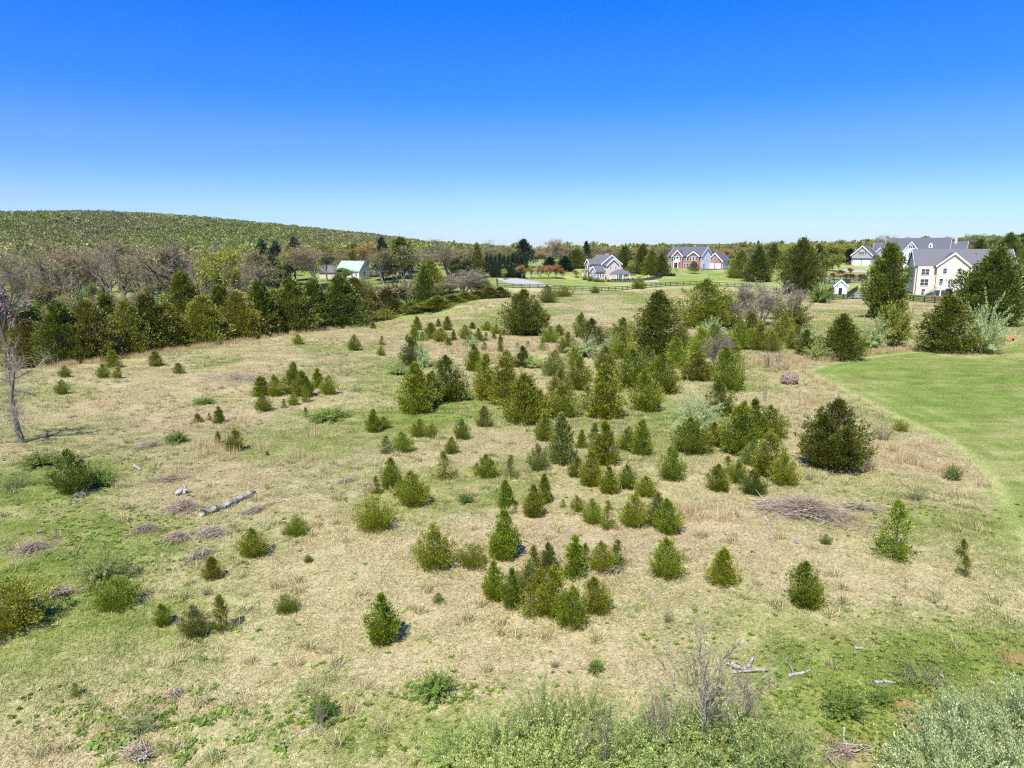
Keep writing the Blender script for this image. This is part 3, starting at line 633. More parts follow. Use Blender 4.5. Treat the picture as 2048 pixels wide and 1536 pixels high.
# ------------------------------------------------------------------ the red cedars of the meadow, zone by zone
# photo column of the foot, row of the foot, height and width in the photo, habit, tone
ZONES = [
 ('on the crest behind the bare left tree', 'cedars on the upper left crest', [
  (130, 756, 23, 21, 'cone', 'bright'), (124, 790, 29, 23, 'egg', 'olive'), (207, 757, 28, 23, 'egg', 'bright'), (226, 737, 34, 28, 'cone', 'bright'), (234, 758, 23, 16, 'egg', 'olive'), (312, 733, 30, 25, 'cone', 'olive'), (358, 748, 21, 20, 'cone', 'grey')]),
 ('by the long brush pile on the crest', 'cedars by the long brush pile', [
  (523, 794, 40, 28, 'slim', 'bright'), (527, 824, 34, 32, 'egg', 'bright'), (552, 794, 41, 28, 'egg', 'bright'), (590, 790, 62, 36, 'cone', 'bright'), (606, 795, 50, 36, 'multi', 'olive'), (636, 777, 38, 22, 'slim', 'bright'), (656, 791, 38, 31, 'egg', 'bright'), (587, 812, 24, 20, 'cone', 'bright'), (611, 806, 36, 19, 'wispy', 'bright'), (568, 817, 18, 14, 'wispy', 'olive'), (612, 835, 20, 10, 'wispy', 'grey')]),
 ('in the tan grass left of centre', 'cedars in the tan grass', [
  (439, 847, 32, 20, 'slim', 'bright'), (396, 846, 18, 16, 'cone', 'olive'), (419, 842, 16, 10, 'wispy', 'bright'), (437, 887, 23, 12, 'slim', 'olive'), (468, 905, 44, 31, 'egg', 'olive'), (535, 912, 9, 7, 'cone', 'dark')]),
 ('on the slope below the fallen log', 'cedars below the fallen log', [
  (506, 1116, 58, 54, 'egg', 'bright'), (593, 1073, 35, 39, 'round', 'bright'), (426, 1161, 45, 32, 'cone', 'olive'), (617, 1126, 15, 17, 'round', 'dark')]),
 ('in the row low on the left slope', 'cedars low on the left slope', [
  (236, 1222, 66, 76, 'round', 'bright'), (328, 1254, 42, 29, 'egg', 'bright'), (391, 1279, 63, 52, 'egg', 'grey'), (444, 1267, 74, 35, 'wispy', 'olive'), (574, 1228, 37, 42, 'round', 'bright'), (153, 1395, 27, 20, 'wispy', 'olive'), (17, 1274, 112, 130, 'round', 'olive'), (876, 1208, 22, 24, 'wispy', 'grey')]),
 ('on the crest before the cedar row', 'cedars on the far crest', [
  (596, 690, 21, 19, 'egg', 'bright'), (708, 702, 31, 23, 'egg', 'bright'), (746, 658, 14, 11, 'cone', 'bright'), (764, 691, 18, 15, 'wispy', 'bright'), (762, 712, 19, 14, 'egg', 'bright')]),
 ('in the far scatter around the hollow', 'young cedars at the hollow', [
  (824, 735, 56, 41, 'egg', 'dark'), (829, 683, 27, 24, 'cone', 'olive'), (834, 661, 27, 19, 'cone', 'bright'), (814, 682, 12, 9, 'cone', 'bright'), (862, 678, 31, 28, 'cone', 'bright'), (883, 684, 27, 31, 'egg', 'olive'), (846, 682, 18, 18, 'cone', 'bright'), (897, 692, 16, 13, 'cone', 'bright'), (895, 661, 27, 19, 'cone', 'olive'), (877, 654, 16, 10, 'slim', 'olive'), (907, 681, 20, 11, 'slim', 'bright'), (932, 680, 29, 25, 'egg', 'bright'), (957, 684, 26, 16, 'cone', 'bright'), (972, 682, 17, 13, 'wispy', 'grey'), (969, 701, 17, 15, 'wispy', 'bright'), (973, 662, 18, 24, 'egg', 'bright'), (992, 668, 18, 22, 'egg', 'olive'), (988, 678, 12, 10, 'cone', 'bright'), (1008, 671, 12, 12, 'cone', 'bright'), (1001, 692, 22, 11, 'slim', 'olive'), (1001, 704, 18, 12, 'slim', 'bright'), (945, 658, 13, 12, 'cone', 'dark'), (1035, 697, 11, 9, 'wispy', 'grey'), (1056, 694, 12, 10, 'wispy', 'grey'), (1085, 702, 26, 16, 'wispy', 'bright')]),
 ('of the close clump left of the thicket', 'left clump of the thicket', [
  (832, 828, 98, 62, 'cone', 'bright'), (858, 812, 66, 46, 'egg', 'olive'), (903, 804, 88, 60, 'egg', 'dark'), (948, 743, 52, 31, 'cone', 'bright'), (972, 803, 90, 44, 'egg', 'bright')]),
 ('at the front left of the thicket', 'front left of the thicket', [
  (1010, 811, 92, 58, 'cone', 'olive'), (1012, 736, 34, 36, 'egg', 'bright'), (1045, 736, 42, 28, 'cone', 'dark'), (1049, 851, 98, 78, 'cone', 'bright'), (1078, 842, 60, 40, 'egg', 'bright'), (1124, 838, 70, 60, 'egg', 'bright'), (1106, 753, 50, 48, 'egg', 'grey'), (1118, 792, 50, 44, 'egg', 'olive')]),
 ('in the middle of the thicket', 'middle of the thicket', [
  (1155, 782, 64, 50, 'egg', 'olive'), (1175, 823, 50, 36, 'wispy', 'grey'), (1208, 839, 106, 66, 'cone', 'bright'), (1211, 742, 48, 44, 'egg', 'olive'), (1267, 779, 78, 70, 'egg', 'bright'), (1296, 756, 60, 50, 'egg', 'dark'), (1294, 825, 76, 54, 'egg', 'bright'), (1330, 789, 77, 54, 'egg', 'bright'), (1358, 738, 58, 44, 'cone', 'bright'), (1243, 720, 54, 50, 'egg', 'bright'), (1230, 786, 46, 30, 'wispy', 'olive')]),
 ('along the back of the thicket', 'back of the thicket', [
  (1163, 676, 48, 28, 'cone', 'bright'), (1190, 693, 53, 44, 'egg', 'dark'), (1243, 684, 46, 52, 'egg', 'bright'), (1099, 686, 32, 34, 'egg', 'bright'), (1133, 708, 42, 36, 'egg', 'olive'), (1117, 672, 22, 22, 'cone', 'dark'), (1312, 714, 124, 84, 'bigcone', 'dark'), (1150, 736, 40, 30, 'egg', 'bright'), (1365, 700, 44, 44, 'egg', 'olive')]),
 ('at the right end of the thicket', 'right end of the thicket', [
  (1392, 762, 58, 60, 'egg', 'olive'), (1457, 785, 84, 54, 'cone', 'bright'), (1441, 834, 68, 46, 'egg', 'dark'), (1463, 730, 52, 42, 'cone', 'bright'), (1475, 700, 56, 48, 'egg', 'bright'), (1400, 716, 60, 40, 'egg', 'bright'), (1430, 700, 50, 40, 'egg', 'olive'), (1520, 702, 56, 52, 'egg', 'bright'), (1563, 686, 54, 46, 'egg', 'olive'), (1590, 700, 48, 40, 'egg', 'bright'), (1500, 690, 60, 40, 'cone', 'olive'), (1545, 706, 40, 34, 'egg', 'olive'), (1610, 712, 50, 36, 'egg', 'dark')]),
 ('left of the middle meadow', 'cedars left of mid meadow', [
  (748, 866, 45, 27, 'cone', 'bright'), (769, 858, 24, 26, 'egg', 'bright'), (838, 875, 36, 35, 'egg', 'olive'), (863, 877, 28, 25, 'egg', 'olive'), (924, 881, 41, 30, 'egg', 'bright'), (968, 855, 41, 29, 'cone', 'grey'), (807, 906, 41, 39, 'egg', 'bright'), (772, 909, 36, 26, 'wispy', 'grey'), (902, 909, 34, 24, 'egg', 'bright')]),
 ('in the row across mid meadow', 'cedars across mid meadow', [
  (889, 962, 57, 38, 'wispy', 'olive'), (972, 957, 46, 40, 'multi', 'bright'), (1020, 958, 46, 30, 'wispy', 'grey'), (1078, 944, 52, 41, 'egg', 'grey'), (1089, 884, 54, 35, 'egg', 'olive'), (1122, 930, 98, 47, 'cone', 'grey'), (1163, 897, 36, 19, 'slim', 'bright'), (1150, 956, 41, 28, 'egg', 'bright'), (783, 980, 61, 35, 'cone', 'bright'), (753, 990, 36, 21, 'wispy', 'olive'), (828, 1016, 71, 58, 'egg', 'bright'), (800, 994, 43, 24, 'wispy', 'olive')]),
 ('in the clump right of mid meadow', 'cedars right of mid meadow', [
  (1208, 931, 84, 48, 'cone', 'bright'), (1181, 974, 68, 40, 'egg', 'olive'), (1188, 906, 58, 28, 'wispy', 'grey'), (1217, 989, 54, 34, 'egg', 'bright'), (1254, 903, 47, 34, 'egg', 'bright'), (1283, 911, 68, 38, 'cone', 'bright'), (1344, 964, 66, 47, 'egg', 'bright'), (1254, 980, 49, 37, 'egg', 'bright'), (1292, 995, 42, 44, 'egg', 'bright')]),
 ('at the left end of the lower row', 'lower row left', [
  (750, 1064, 68, 69, 'round', 'bright'), (870, 1144, 88, 74, 'egg', 'olive'), (945, 1139, 50, 52, 'round', 'olive'), (1008, 1122, 98, 54, 'egg', 'bright'), (1011, 1020, 57, 29, 'cone', 'bright'), (1026, 1019, 20, 14, 'wispy', 'olive'), (1067, 1036, 63, 37, 'egg', 'bright'), (1088, 1008, 57, 25, 'cone', 'bright'), (766, 1292, 99, 56, 'egg', 'bright')]),
 ('in the tight front cluster', 'front cluster of cedars', [
  (988, 1205, 79, 38, 'egg', 'bright'), (1024, 1220, 79, 36, 'egg', 'bright'), (1052, 1184, 56, 40, 'egg', 'grey'), (1067, 1164, 70, 30, 'wispy', 'olive'), (1096, 1150, 62, 38, 'cone', 'grey'), (1097, 1237, 98, 58, 'cone', 'bright'), (1058, 1239, 66, 36, 'wispy', 'olive'), (1142, 1261, 82, 60, 'egg', 'bright'), (1195, 1230, 72, 50, 'egg', 'olive'), (1080, 1195, 60, 40, 'egg', 'olive')]),
 ('in the loose row above the front cluster', 'row above the front cluster', [
  (1149, 1157, 82, 40, 'slim', 'bright'), (1170, 1130, 42, 20, 'wispy', 'olive'), (1205, 1147, 62, 48, 'egg', 'bright'), (1232, 1140, 58, 38, 'wispy', 'bright'), (1155, 1025, 32, 26, 'egg', 'bright'), (1186, 1050, 49, 38, 'egg', 'bright'), (1214, 1061, 57, 30, 'wispy', 'olive'), (1126, 1017, 18, 13, 'wispy', 'bright'), (1265, 1057, 68, 50, 'egg', 'bright'), (1313, 1055, 66, 36, 'egg', 'grey'), (1338, 1070, 66, 46, 'egg', 'bright'), (1333, 1160, 82, 62, 'cone', 'bright')]),
 ('in the clump left of the big round cedar', 'clump left of the round cedar', [
  (1385, 910, 72, 72, 'egg', 'bright'), (1427, 894, 48, 42, 'egg', 'olive'), (1478, 912, 104, 66, 'egg', 'bright'), (1506, 880, 78, 44, 'cone', 'bright'), (1542, 880, 66, 58, 'egg', 'olive'), (1500, 932, 46, 40, 'egg', 'grey'), (1533, 955, 87, 54, 'egg', 'bright'), (1568, 974, 66, 50, 'egg', 'bright'), (1437, 984, 54, 40, 'egg', 'bright'), (1476, 969, 46, 36, 'egg', 'bright'), (1455, 950, 36, 28, 'wispy', 'bright'), (1508, 992, 48, 46, 'egg', 'dark')]),
 ('spaced out at the lower right', 'cedars at the lower right', [
  (1444, 1174, 74, 50, 'cone', 'bright'), (1464, 1165, 26, 16, 'wispy', 'olive'), (1613, 1219, 92, 58, 'egg', 'bright'), (1787, 1124, 116, 74, 'wispy', 'bright'), (1651, 1090, 20, 20, 'round', 'grey'), (1924, 1115, 36, 20, 'wispy', 'olive'), (1928, 1155, 44, 24, 'wispy', 'grey'), (1800, 864, 24, 26, 'round', 'bright'), (1630, 906, 20, 16, 'wispy', 'grey')]),
]
SINGLE = [
 (150, 992, 92, 72, 'egg', 'dark', 'big dark cedar alone beside green weeds at the left', None),
 (1666, 945, 145, 116, 'bigball', 'dark', 'big round solitary cedar near the edge of the mown lawn', None),
 (1047, 672, 92, 84, 'bigball', 'dark', 'round topped dark cedar standing alone in the far meadow', None),
 (1409, 658, 98, 126, 'bigball', 'olive', 'very broad domed olive cedar behind the thicket', None),
 (1768, 640, 152, 90, 'bigcol', 'dark', 'tall ragged column cedar left of the three storey beige house', None),
 (1890, 708, 118, 108, 'bigcone', 'dark', 'dark broad cone cedar at the back edge of the mown lawn', None),
 (1978, 655, 158, 136, 'bigbell', 'dark', 'huge dark bell shaped cedar hiding the beige house corner', None),
 (1680, 722, 94, 92, 'bigcone', 'dark', 'broad dark cedar at the left tip of the mown lawn', None),
 (1598, 592, 114, 86, 'bigbell', 'dark', 'tall broad dark cedar left of the small white shed', None),
 (1278, 578, 24, 26, 'round', 'olive', 'rounded cedar bush in front of the black board fence', None),
 (1190, 587, 15, 18, 'round', 'dark', 'small dark cedar at the lowest bend of the board fence', None),
 (1097, 606, 36, 36, 'egg', 'grey', 'small grey green pine in the far meadow before the fence', None),
 (1126, 594, 22, 40, 'round', 'olive', 'low spreading cedar behind the small grey green pine', None),
 (1387, 548, 26, 26, 'openpine', 'dark', 'small open crowned tree on the lawn before the brick house', None),
]
ORD = ['first', 'second', 'third', 'fourth', 'fifth', 'sixth', 'seventh', 'eighth', 'ninth', 'tenth', 'eleventh', 'twelfth', 'thirteenth', 'fourteenth', 'fifteenth', 'sixteenth', 'seventeenth', 'eighteenth', 'nineteenth', 'twentieth', '21st', '22nd', '23rd', '24th', '25th', '26th']
SHAPE = {'cone': 'cone shaped', 'egg': 'bushy', 'multi': 'two topped', 'slim': 'slender', 'round': 'rounded', 'wispy': 'wispy', 'bigcone': 'broad cone'}
TONE = {'bright': 'bright green', 'olive': 'olive green', 'dark': 'dark green', 'grey': 'grey green', 'brown': 'brownish'}
rows = []
for zi, (where, grp, lst) in enumerate(ZONES):
    for k, q in enumerate(sorted(lst, key=lambda q: q[0])): rows.append((q, where, grp, k, len(lst)))
def foot(q):
    ang = math.atan((q[1] - 768) / FPX) + PITCH
    return (q[0], q[1] - .27 * q[3] * math.sin(ang))
FEET = at_many([foot(r[0]) for r in rows] + [foot(s) for s in SINGLE])
CEDAR_XY = []
for (q, where, grp, k, n), p in zip(rows, FEET):
    h = tall(p, vrow(p) - (q[1] - q[2])); w = wide(p, q[3])
    size = 'tiny' if h < .75 else 'small' if h < 1.5 else 'medium' if h < 2.6 else 'tall' if h < 5 else 'very tall'
    lab = '%s %s %s cedar, %s from left %s' % (size, TONE[q[5]].replace(' green', '') if q[5] != 'grey' else 'greyish', SHAPE[q[4]].replace('cone shaped', 'pointed').replace('two topped', 'twin'), ORD[k], where)
    cedar(p, h * 1.06, w * 1.06, 'egg' if q[4] == 'cone' and k % 3 == 1 else q[4], q[5], lab, grp); CEDAR_XY.append((p[0], p[1], w))
for q, p in zip(SINGLE, FEET[len(rows):]):
    h = tall(p, vrow(p) - (q[1] - q[2])); cedar(p, h, wide(p, q[3]) * {'bigcol': .76, 'bigbell': .84, 'bigcone': .88, 'bigball': .95}.get(q[4], 1), q[4], q[5], q[6], None); CEDAR_XY.append((p[0], p[1], wide(p, q[3])))
# the dense row of tall cedars along the far side of the crest: column, top row, width, habit, tone, how far beyond the crest line
ROW = [(128, 604, 78, 'bigcone', 'dark', 4), (186, 602, 80, 'bigbroad', 'brown', 3), (222, 588, 62, 'bigcone', 'dark', 9), (258, 602, 70, 'bigbroad', 'olive', 4), (300, 588, 74, 'bigcone', 'dark', 5), (340, 604, 70, 'bigbroad', 'olive', 5), (376, 545, 62, 'bigcol', 'dark', 9), (408, 592, 76, 'bigbroad', 'olive', 4), (446, 570, 62, 'bigcone', 'dark', 7), (480, 584, 76, 'bigbroad', 'olive', 4), (524, 562, 62, 'bigcone', 'dark', 5), (552, 580, 60, 'bigcone', 'olive', 7), (586, 556, 74, 'bigcone', 'dark', 4), (630, 558, 64, 'bigcone', 'dark', 5), (684, 552, 78, 'bigcone', 'dark', 4), (712, 556, 56, 'bigbroad', 'brown', 9), (60, 640, 70, 'bigbroad', 'brown', 9)]
def crest_point(u, s):
    a = (u - 1024) / FPX; lo, hi = 30.0, 260.0
    for _ in range(50):
        m = (lo + hi) / 2; x = a * (m * math.cos(PITCH) + 12 * math.sin(PITCH)); sv = -0.838 * (x + 49) + 0.546 * (m - 73)
        if sv < s: lo = m
        else: hi = m
    x = a * (lo * math.cos(PITCH) + 12 * math.sin(PITCH)); return np.array([x, lo, hz(x, lo)])
for k, (u, vt, w, kind, tone, s) in enumerate(ROW):
    p = crest_point(u, s); h = tall(p, vrow(p) - vt); nm = {'brown': 'tawny', 'olive': 'olive green', 'dark': 'dark green'}[tone]
    cedar(p, h, wide(p, w) * 1.15, kind, tone, 'tall %s cedar, %s from the left in the row behind the crest' % (nm, ORD[k]) if kind != 'bigcol' else 'tallest dark cedar rising above the row behind the crest', 'cedar row behind the crest')
# ------------------------------------------------------------------ houses, fences, drives and what stands by them
SIDING = surf('siding_beige', (.64, .555, .44), (.59, .51, .40), 8, .8)
SIDING_STONE = surf('stone_grey', (.54, .49, .42), (.43, .39, .33), 3, .9, .3)  # grey stone cladding, in itself darker than the beige siding
WHITE = surf('white_paint', (.80, .80, .79), (.74, .74, .73), 4, .55)
WHITE_SIDING = surf('white_siding', (.74, .755, .77), (.68, .70, .72), 5, .7)
BRICK = surf('brick_red', (.40, .20, .145), (.30, .145, .105), 7, .9, .3)
SHINGLE = surf('shingle_grey', (.15, .15, .155), (.11, .11, .115), 4, .9, .4)
SHINGLE_BLUE = surf('shingle_slate', (.115, .125, .142), (.08, .087, .10), 4, .9, .4)
GREYSIDE = surf('grey_shakes', (.40, .395, .375), (.30, .295, .28), 5, .85, .3)
GREENROOF = surf('green_metal', (.36, .53, .44), (.30, .46, .38), 2, .5, .1, .4)
GLASS = surf('window_glass', (.035, .045, .06), (.05, .06, .075), 2, .12, 0, .6)
DARKWOOD = surf('black_board', (.030, .028, .028), (.055, .05, .048), 8, .8)
BROWNWOOD = surf('brown_board', (.13, .09, .065), (.09, .065, .05), 8, .85)
CONCRETE = surf('concrete', (.50, .47, .43), (.42, .39, .35), 3, .9)
GRAVEL = surf('gravel_grey', (.40, .39, .385), (.30, .295, .29), 2, .95, .3)
ASPHALT = surf('drive_asphalt', (.085, .09, .095), (.06, .064, .07), 2, .9)
RED = surf('red_door', (.30, .03, .03), None, 4, .5)
ORANGE = surf('orange_paint', (.75, .22, .03), (.62, .16, .03), 4, .4, 0, .5)
YELLOW = surf('yellow_plastic', (.75, .55, .04), None, 4, .4)
BLACK = surf('black_rubber', (.02, .02, .02), None, 8, .8)
BLUE = surf('blue_water', (.05, .22, .42), (.06, .28, .50), 3, .15, 0, .5)
METAL = surf('grey_metal', (.42, .43, .44), None, 6, .4, 0, .5, .6)
TERRA = surf('clay_pot', (.48, .2, .09), None, 6, .8)
BARN = surf('red_board', (.33, .13, .10), (.25, .1, .08), 5, .9)
M_LATTICE = surf('pale_stone', (.52, .49, .45), (.42, .39, .36), 3, .9)

class House:
    """A building in its own axes: x along the front, -y towards the viewer, z up."""
    def __init__(s, name, label, cat, loc, rz, group=None): s.r = thing(name, label, cat, loc, rz, group); s.cache = {}
    def box(s, name, mat, *b, parent=None): return MB().box(*b).build(name, mat, parent or s.r)
    def gable_x(s, name, mat, x0, x1, y0, y1, z0, ze, zr, parent=None):
        """Body with its ridge along x (gable ends at x0 and x1)."""
        return MB().prism([(y0, z0), (y1, z0), (y1, ze), ((y0 + y1) / 2, zr), (y0, ze)], x0, x1, 'x').build(name, mat, parent or s.r)
    def gable_y(s, name, mat, x0, x1, y0, y1, z0, ze, zr, parent=None):
        return MB().prism([(x0, z0), (x1, z0), (x1, ze), ((x0 + x1) / 2, zr), (x0, ze)], y0, y1, 'y').build(name, mat, parent or s.r)
    def roof(s, mat, axis, a0, a1, b0, b1, ze, zr, over=.45, th=.22, trim=WHITE, name='roof', ends=(1, 1)):
        """Two pitched slabs over a gabled body, white rake boards on the gable ends."""
        m = (b0 + b1) / 2; k = (zr - ze) / (m - b0); lo = ze - over * k; up = .04
        pl = [(b0 - over, lo + up), (m, zr + up), (m, zr + up + th * 1.15), (b0 - over, lo + up + th)]
        pr = [(m, zr + up), (b1 + over, lo + up), (b1 + over, lo + up + th), (m, zr + up + th * 1.15)]
        e0, e1 = a0 - over * ends[0], a1 + over * ends[1]
        r = MB().prism(pl, e0, e1, axis).prism(pr, e0, e1, axis).build(name, mat, s.r)
        if trim:
            t = MB(); dz = -.12
            for q, on in ((e0 - .06, ends[0]), (e1, ends[1])):
                if not on: continue
                for pp in ([(b0 - over - .02, lo + up + dz - .15), (m, zr + up + dz - .15), (m, zr + up + th + .06), (b0 - over - .02, lo + up + th + .03)], [(m, zr + up + dz - .15), (b1 + over + .02, lo + up + dz - .15), (b1 + over + .02, lo + up + th + .03), (m, zr + up + th + .06)]):
                    t.prism(pp, q, q + .06, axis)
            if t.V: t.build('rake_board', trim, r)
        return r
    def hip(s, mat, x0, x1, y0, y1, z0, zr, inset, over=.4, name='roof'):
        X0, X1, Y0, Y1 = x0 - over, x1 + over, y0 - over, y1 + over; m = (Y0 + Y1) / 2
        return MB().add([(X0, Y0, z0), (X1, Y0, z0), (X1, Y1, z0), (X0, Y1, z0), (X0 + inset, m, zr), (X1 - inset, m, zr)], [(0, 1, 5, 4), (1, 2, 5), (2, 3, 4, 5), (3, 0, 4), (3, 2, 1, 0)]).build(name, mat, s.r)
    def window(s, x, y, z, w, h, face='f', shutters=None, n=1, mat=WHITE):
        """Window centred at (x, z) on a wall plane y (front), or at (y, z) on a side wall x."""
        rz = {'f': 0, 'r': math.pi / 2, 'l': -math.pi / 2}[face]
        k = ('w', w, h, n, mat.name)
        if k not in s.cache:
            f = MB(); t = .09; W2, H2 = w * n / 2, h / 2
            f.box(-W2 - t, -W2 + .03, -.09, -.004, -H2 - t, H2 + t).box(W2 - .03, W2 + t, -.09, -.004, -H2 - t, H2 + t)
            f.box(-W2 + .03, W2 - .03, -.09, -.004, H2 - .03, H2 + t).box(-W2 + .03, W2 - .03, -.12, -.004, -H2 - t, -H2 + .03)
            for i in range(n):
                cx = -W2 + w * (i + .5); f.box(cx - w / 2 + .04, cx + w / 2 - .04, -.07, -.004, -.035, .035)
                if i: f.box(cx - w / 2 - .035, cx - w / 2 + .035, -.085, -.004, -H2 + .03, H2 - .03)
            p = MB().box(-W2 + .02, W2 - .02, -.05, -.006, -H2 + .02, H2 - .02)
            s.cache[k] = (f.mesh('window_frame', mat), p.mesh('window_pane', GLASS))
        f, p = s.cache[k]
        o = link('window', f, s.r, (x, y, z), (0, 0, rz)); link('pane', p, o)
        if shutters:
            ks = ('s', h, shutters.name)
            if ks not in s.cache: s.cache[ks] = MB().box(-.2, .2, -.06, -.004, -h / 2, h / 2).mesh('shutter', shutters)
            for sg in (-1, 1): link('shutter', s.cache[ks], o, (sg * (w * n / 2 + .33), 0, 0))
        return o
    def garage_door(s, x, y, z, w, h):
        d = MB().box(x - w / 2, x + w / 2, y - .08, y - .004, z, z + h).build('garage_door', WHITE, s.r)
        g = MB()
        for i in range(1, 4): g.box(x - w / 2 + .08, x + w / 2 - .08, y - .10, y - .083, z + h * i / 4 - .03, z + h * i / 4 + .03)
        g.build('door_panel', WHITE_SIDING, d); return d
PTS = {k: p for k, p in zip(['h1', 'brick', 'gar', 'beige', 'shed', 'shedr', 'cot', 'big', 'gaz', 'grey1', 'white0', 'white1', 'lawn', 'mower', 'pole1', 'pole2', 'pool1', 'birdhouse', 'truck', 'pool2', 'barn'],
       at_many([(1188, 556), (1372, 537), (1722, 531), (1868, 590), (1680, 590), (2040, 576), (690, 560), (1812, 534), (1240, 561), (505, 556), (20, 622), (405, 580), (788, 586), (2010, 682), (1079, 548), (1701, 522), (1275, 562), (1738, 592), (1442, 536), (1726, 594), (1000, 520)]))}
# beige house with the porch room, middle distance
p = PTS['h1']; h = House('beige_gabled_house', 'beige two storey house with grey roof, stone front and low porch room', 'house', p + np.array([0.2, 0, 0]), math.radians(-66))
h.gable_x('wall', SIDING, -5.2, 5.2, 0, 9.5, -.6, 5.6, 8.9); h.roof(SHINGLE, 'x', -5.2, 5.2, 0, 9.5, 5.6, 8.9)
h.box('stone_front', SIDING_STONE, -5.15, 5.15, -.12, -.003, -.6, 5.4)
h.gable_y('wall', SIDING_STONE, -4.9, -1.4, -1.6, -.13, -.6, 5.6, 7.3); h.roof(SHINGLE, 'y', -1.6, 3.0, -4.9, -1.4, 5.6, 7.3, ends=(1, 0))
h.gable_x('wall', SIDING, 5.2, 7.2, 1.4, 7.4, -.6, 5.2, 7.6); h.roof(SHINGLE, 'x', 5.0, 7.2, 1.4, 7.4, 5.2, 7.6, ends=(0, 1))
for x in (-4.1, -2.2, 1.2, 3.4): h.window(x, -1.6 if x < -1.4 else -.12, 4.2, 1.0, 1.5)
for x in (1.2, 3.4): h.window(x, -.12, 1.4, 1.0, 1.5)
h.box('porch_slab', CONCRETE, -5.0, -.9, -3.2, -1.61, -.6, .05)
for x in (-4.8, -1.1): h.box('column', WHITE, x - .18, x + .18, -3.1, -2.8, .05, 2.7)
h.box('porch_roof', SHINGLE, -5.1, -.8, -3.4, -1.61, 2.7, 3.0); h.box('door', DARKWOOD, -3.5, -2.4, -1.68, -1.61, .05, 2.3)
for z, yy in ((4.3, 3.2), (4.3, 5.6)): h.window(7.2, yy, z, .55, .7, 'r')
h.gable_y('wall', SIDING, 4.3, 8.6, -4.4, -.13, -.6, 2.9, 4.6); h.roof(SHINGLE, 'y', -4.4, -.13, 4.3, 8.6, 2.9, 4.6, ends=(1, 0))
for x in (5.1, 6.05, 7.0, 7.9): h.window(x, -4.4, 1.6, .75, 1.7)
for yy in (-3.6, -2.4, -1.2): h.window(8.6, yy, 1.6, .75, 1.7, 'r')
h.box('stone_base', SIDING_STONE, 4.2, 8.7, -4.5, -.14, -1.6, .3)
h.box('chimney', SIDING_STONE, -1.0, 0.1, 5.6, 6.6, 7.4, 9.6)
h.r.scale = (.9, .9, .94)
# gazebo, pool and pool fence right of it
p = PTS['gaz']; g = thing('gazebo', 'open pavilion with dark hipped roof beside the swimming pool', 'pavilion', p, math.radians(20))
MB().add([(-3.2, -2.4, 2.5), (3.2, -2.4, 2.5), (3.2, 2.4, 2.5), (-3.2, 2.4, 2.5), (-1.2, 0, 4.0), (1.2, 0, 4.0)], [(0, 1, 5, 4), (1, 2, 5), (2, 3, 4, 5), (3, 0, 4), (3, 2, 1, 0)]).build('roof', SHINGLE, g)
MB().box(-3.0, 3.0, -2.2, 2.2, 2.2, 2.5).build('beam', WHITE, g); MB().box(-3.2, 3.2, -2.4, 2.4, -.5, .06).build('floor', CONCRETE, g)
for x in (-2.7, 0, 2.7):
    for y in (-2.0, 2.0): MB().box(x - .15, x + .15, y - .15, y + .15, .06, 2.2).build('post', WHITE, g)
MB().box(.4, .9, .2, .7, 3.5, 4.9).build('chimney', CONCRETE, g)
p = PTS['pool1']; o = thing('swimming_pool', 'swimming pool with pale stone deck behind the board fence', 'pool', p, math.radians(8))
MB().box(-6, 7, -3, 4, -.5, .22).build('deck', M_LATTICE, o); MB().box(-4, 4.5, -1.6, 2.6, .221, .235).build('water', BLUE, o)
for i, x in enumerate((-3.4, -1.9)): 
    q = thing('lounge_chair', '%s reclining chair on the pool deck' % ('left of two', 'right of two')[i], 'chair', p + np.array([x, -2.2, .22]), math.radians(8), 'chairs on the pool deck')
    MB().box(-.3, .3, -.3, .7, .25, .33).build('seat', DARKWOOD, q); MB().prism([(.7, .3), (.78, .3), (1.2, .9), (1.12, .92)], -.3, .3, 'x').build('backrest', DARKWOOD, q)
    for a, b in ((-.27, -.25), (.27, -.25), (-.27, .65), (.27, .65)): MB().box(a - .03, a + .03, b - .03, b + .03, 0, .25).build('leg', METAL, q)
# brick house and its garage
p = PTS['brick']; h = House('brick_house', 'red brick two storey house with two gables and white side wall', 'house', p, math.radians(-40))
h.gable_x('wall', BRICK, -8.3, 6.6, 0, 11, -.5, 5.3, 8.9); h.roof(SHINGLE_BLUE, 'x', -8.3, 6.6, 0, 11, 5.3, 8.9)
h.gable_x('side_wall', WHITE_SIDING, 6.601, 6.75, .02, 10.98, -.5, 5.28, 8.8)
for a, b, zr in ((-6.0, -1.6, 7.6), (1.2, 6.0, 7.0)):
    h.gable_y('wall', BRICK, a, b, -.7, -.003, -.5, 5.3, zr); h.roof(SHINGLE_BLUE, 'y', -.7, 4.0, a, b, 5.3, zr, ends=(1, 0))
for x in (-7.3, -5.2, -2.4, -.6, .5): h.window(x, -.7 if -6 < x < -1.6 else 0, 4.2, .9, 1.5, shutters=DARKWOOD if abs(x) > 1 and x < -6.5 else None); 
for x in (-7.3, -5.2, -.6, .5): h.window(x, -.7 if -6 < x < -1.6 else 0, 1.4, .9, 1.6)
for x in (2.1, 3.6, 5.1):
    h.window(x, -.7, 4.2, .9, 1.5); h.window(x, -.7, 1.4, .9, 1.6)
h.window(-3.8, -.7, 4.3, 1.0, 1.6)
h.gable_y('portico', WHITE, -5.0, -2.6, -2.4, -.703, 2.5, 3.0, 3.9)
for x in (-4.8, -2.8): h.box('column', WHITE, x - .18, x + .18, -2.3, -1.94, -.3, 2.5)
h.box('door', RED, -4.3, -3.3, -.8, -.703, 0, 2.3); h.box('step', CONCRETE, -5.0, -2.6, -2.5, -.704, -.5, 0)
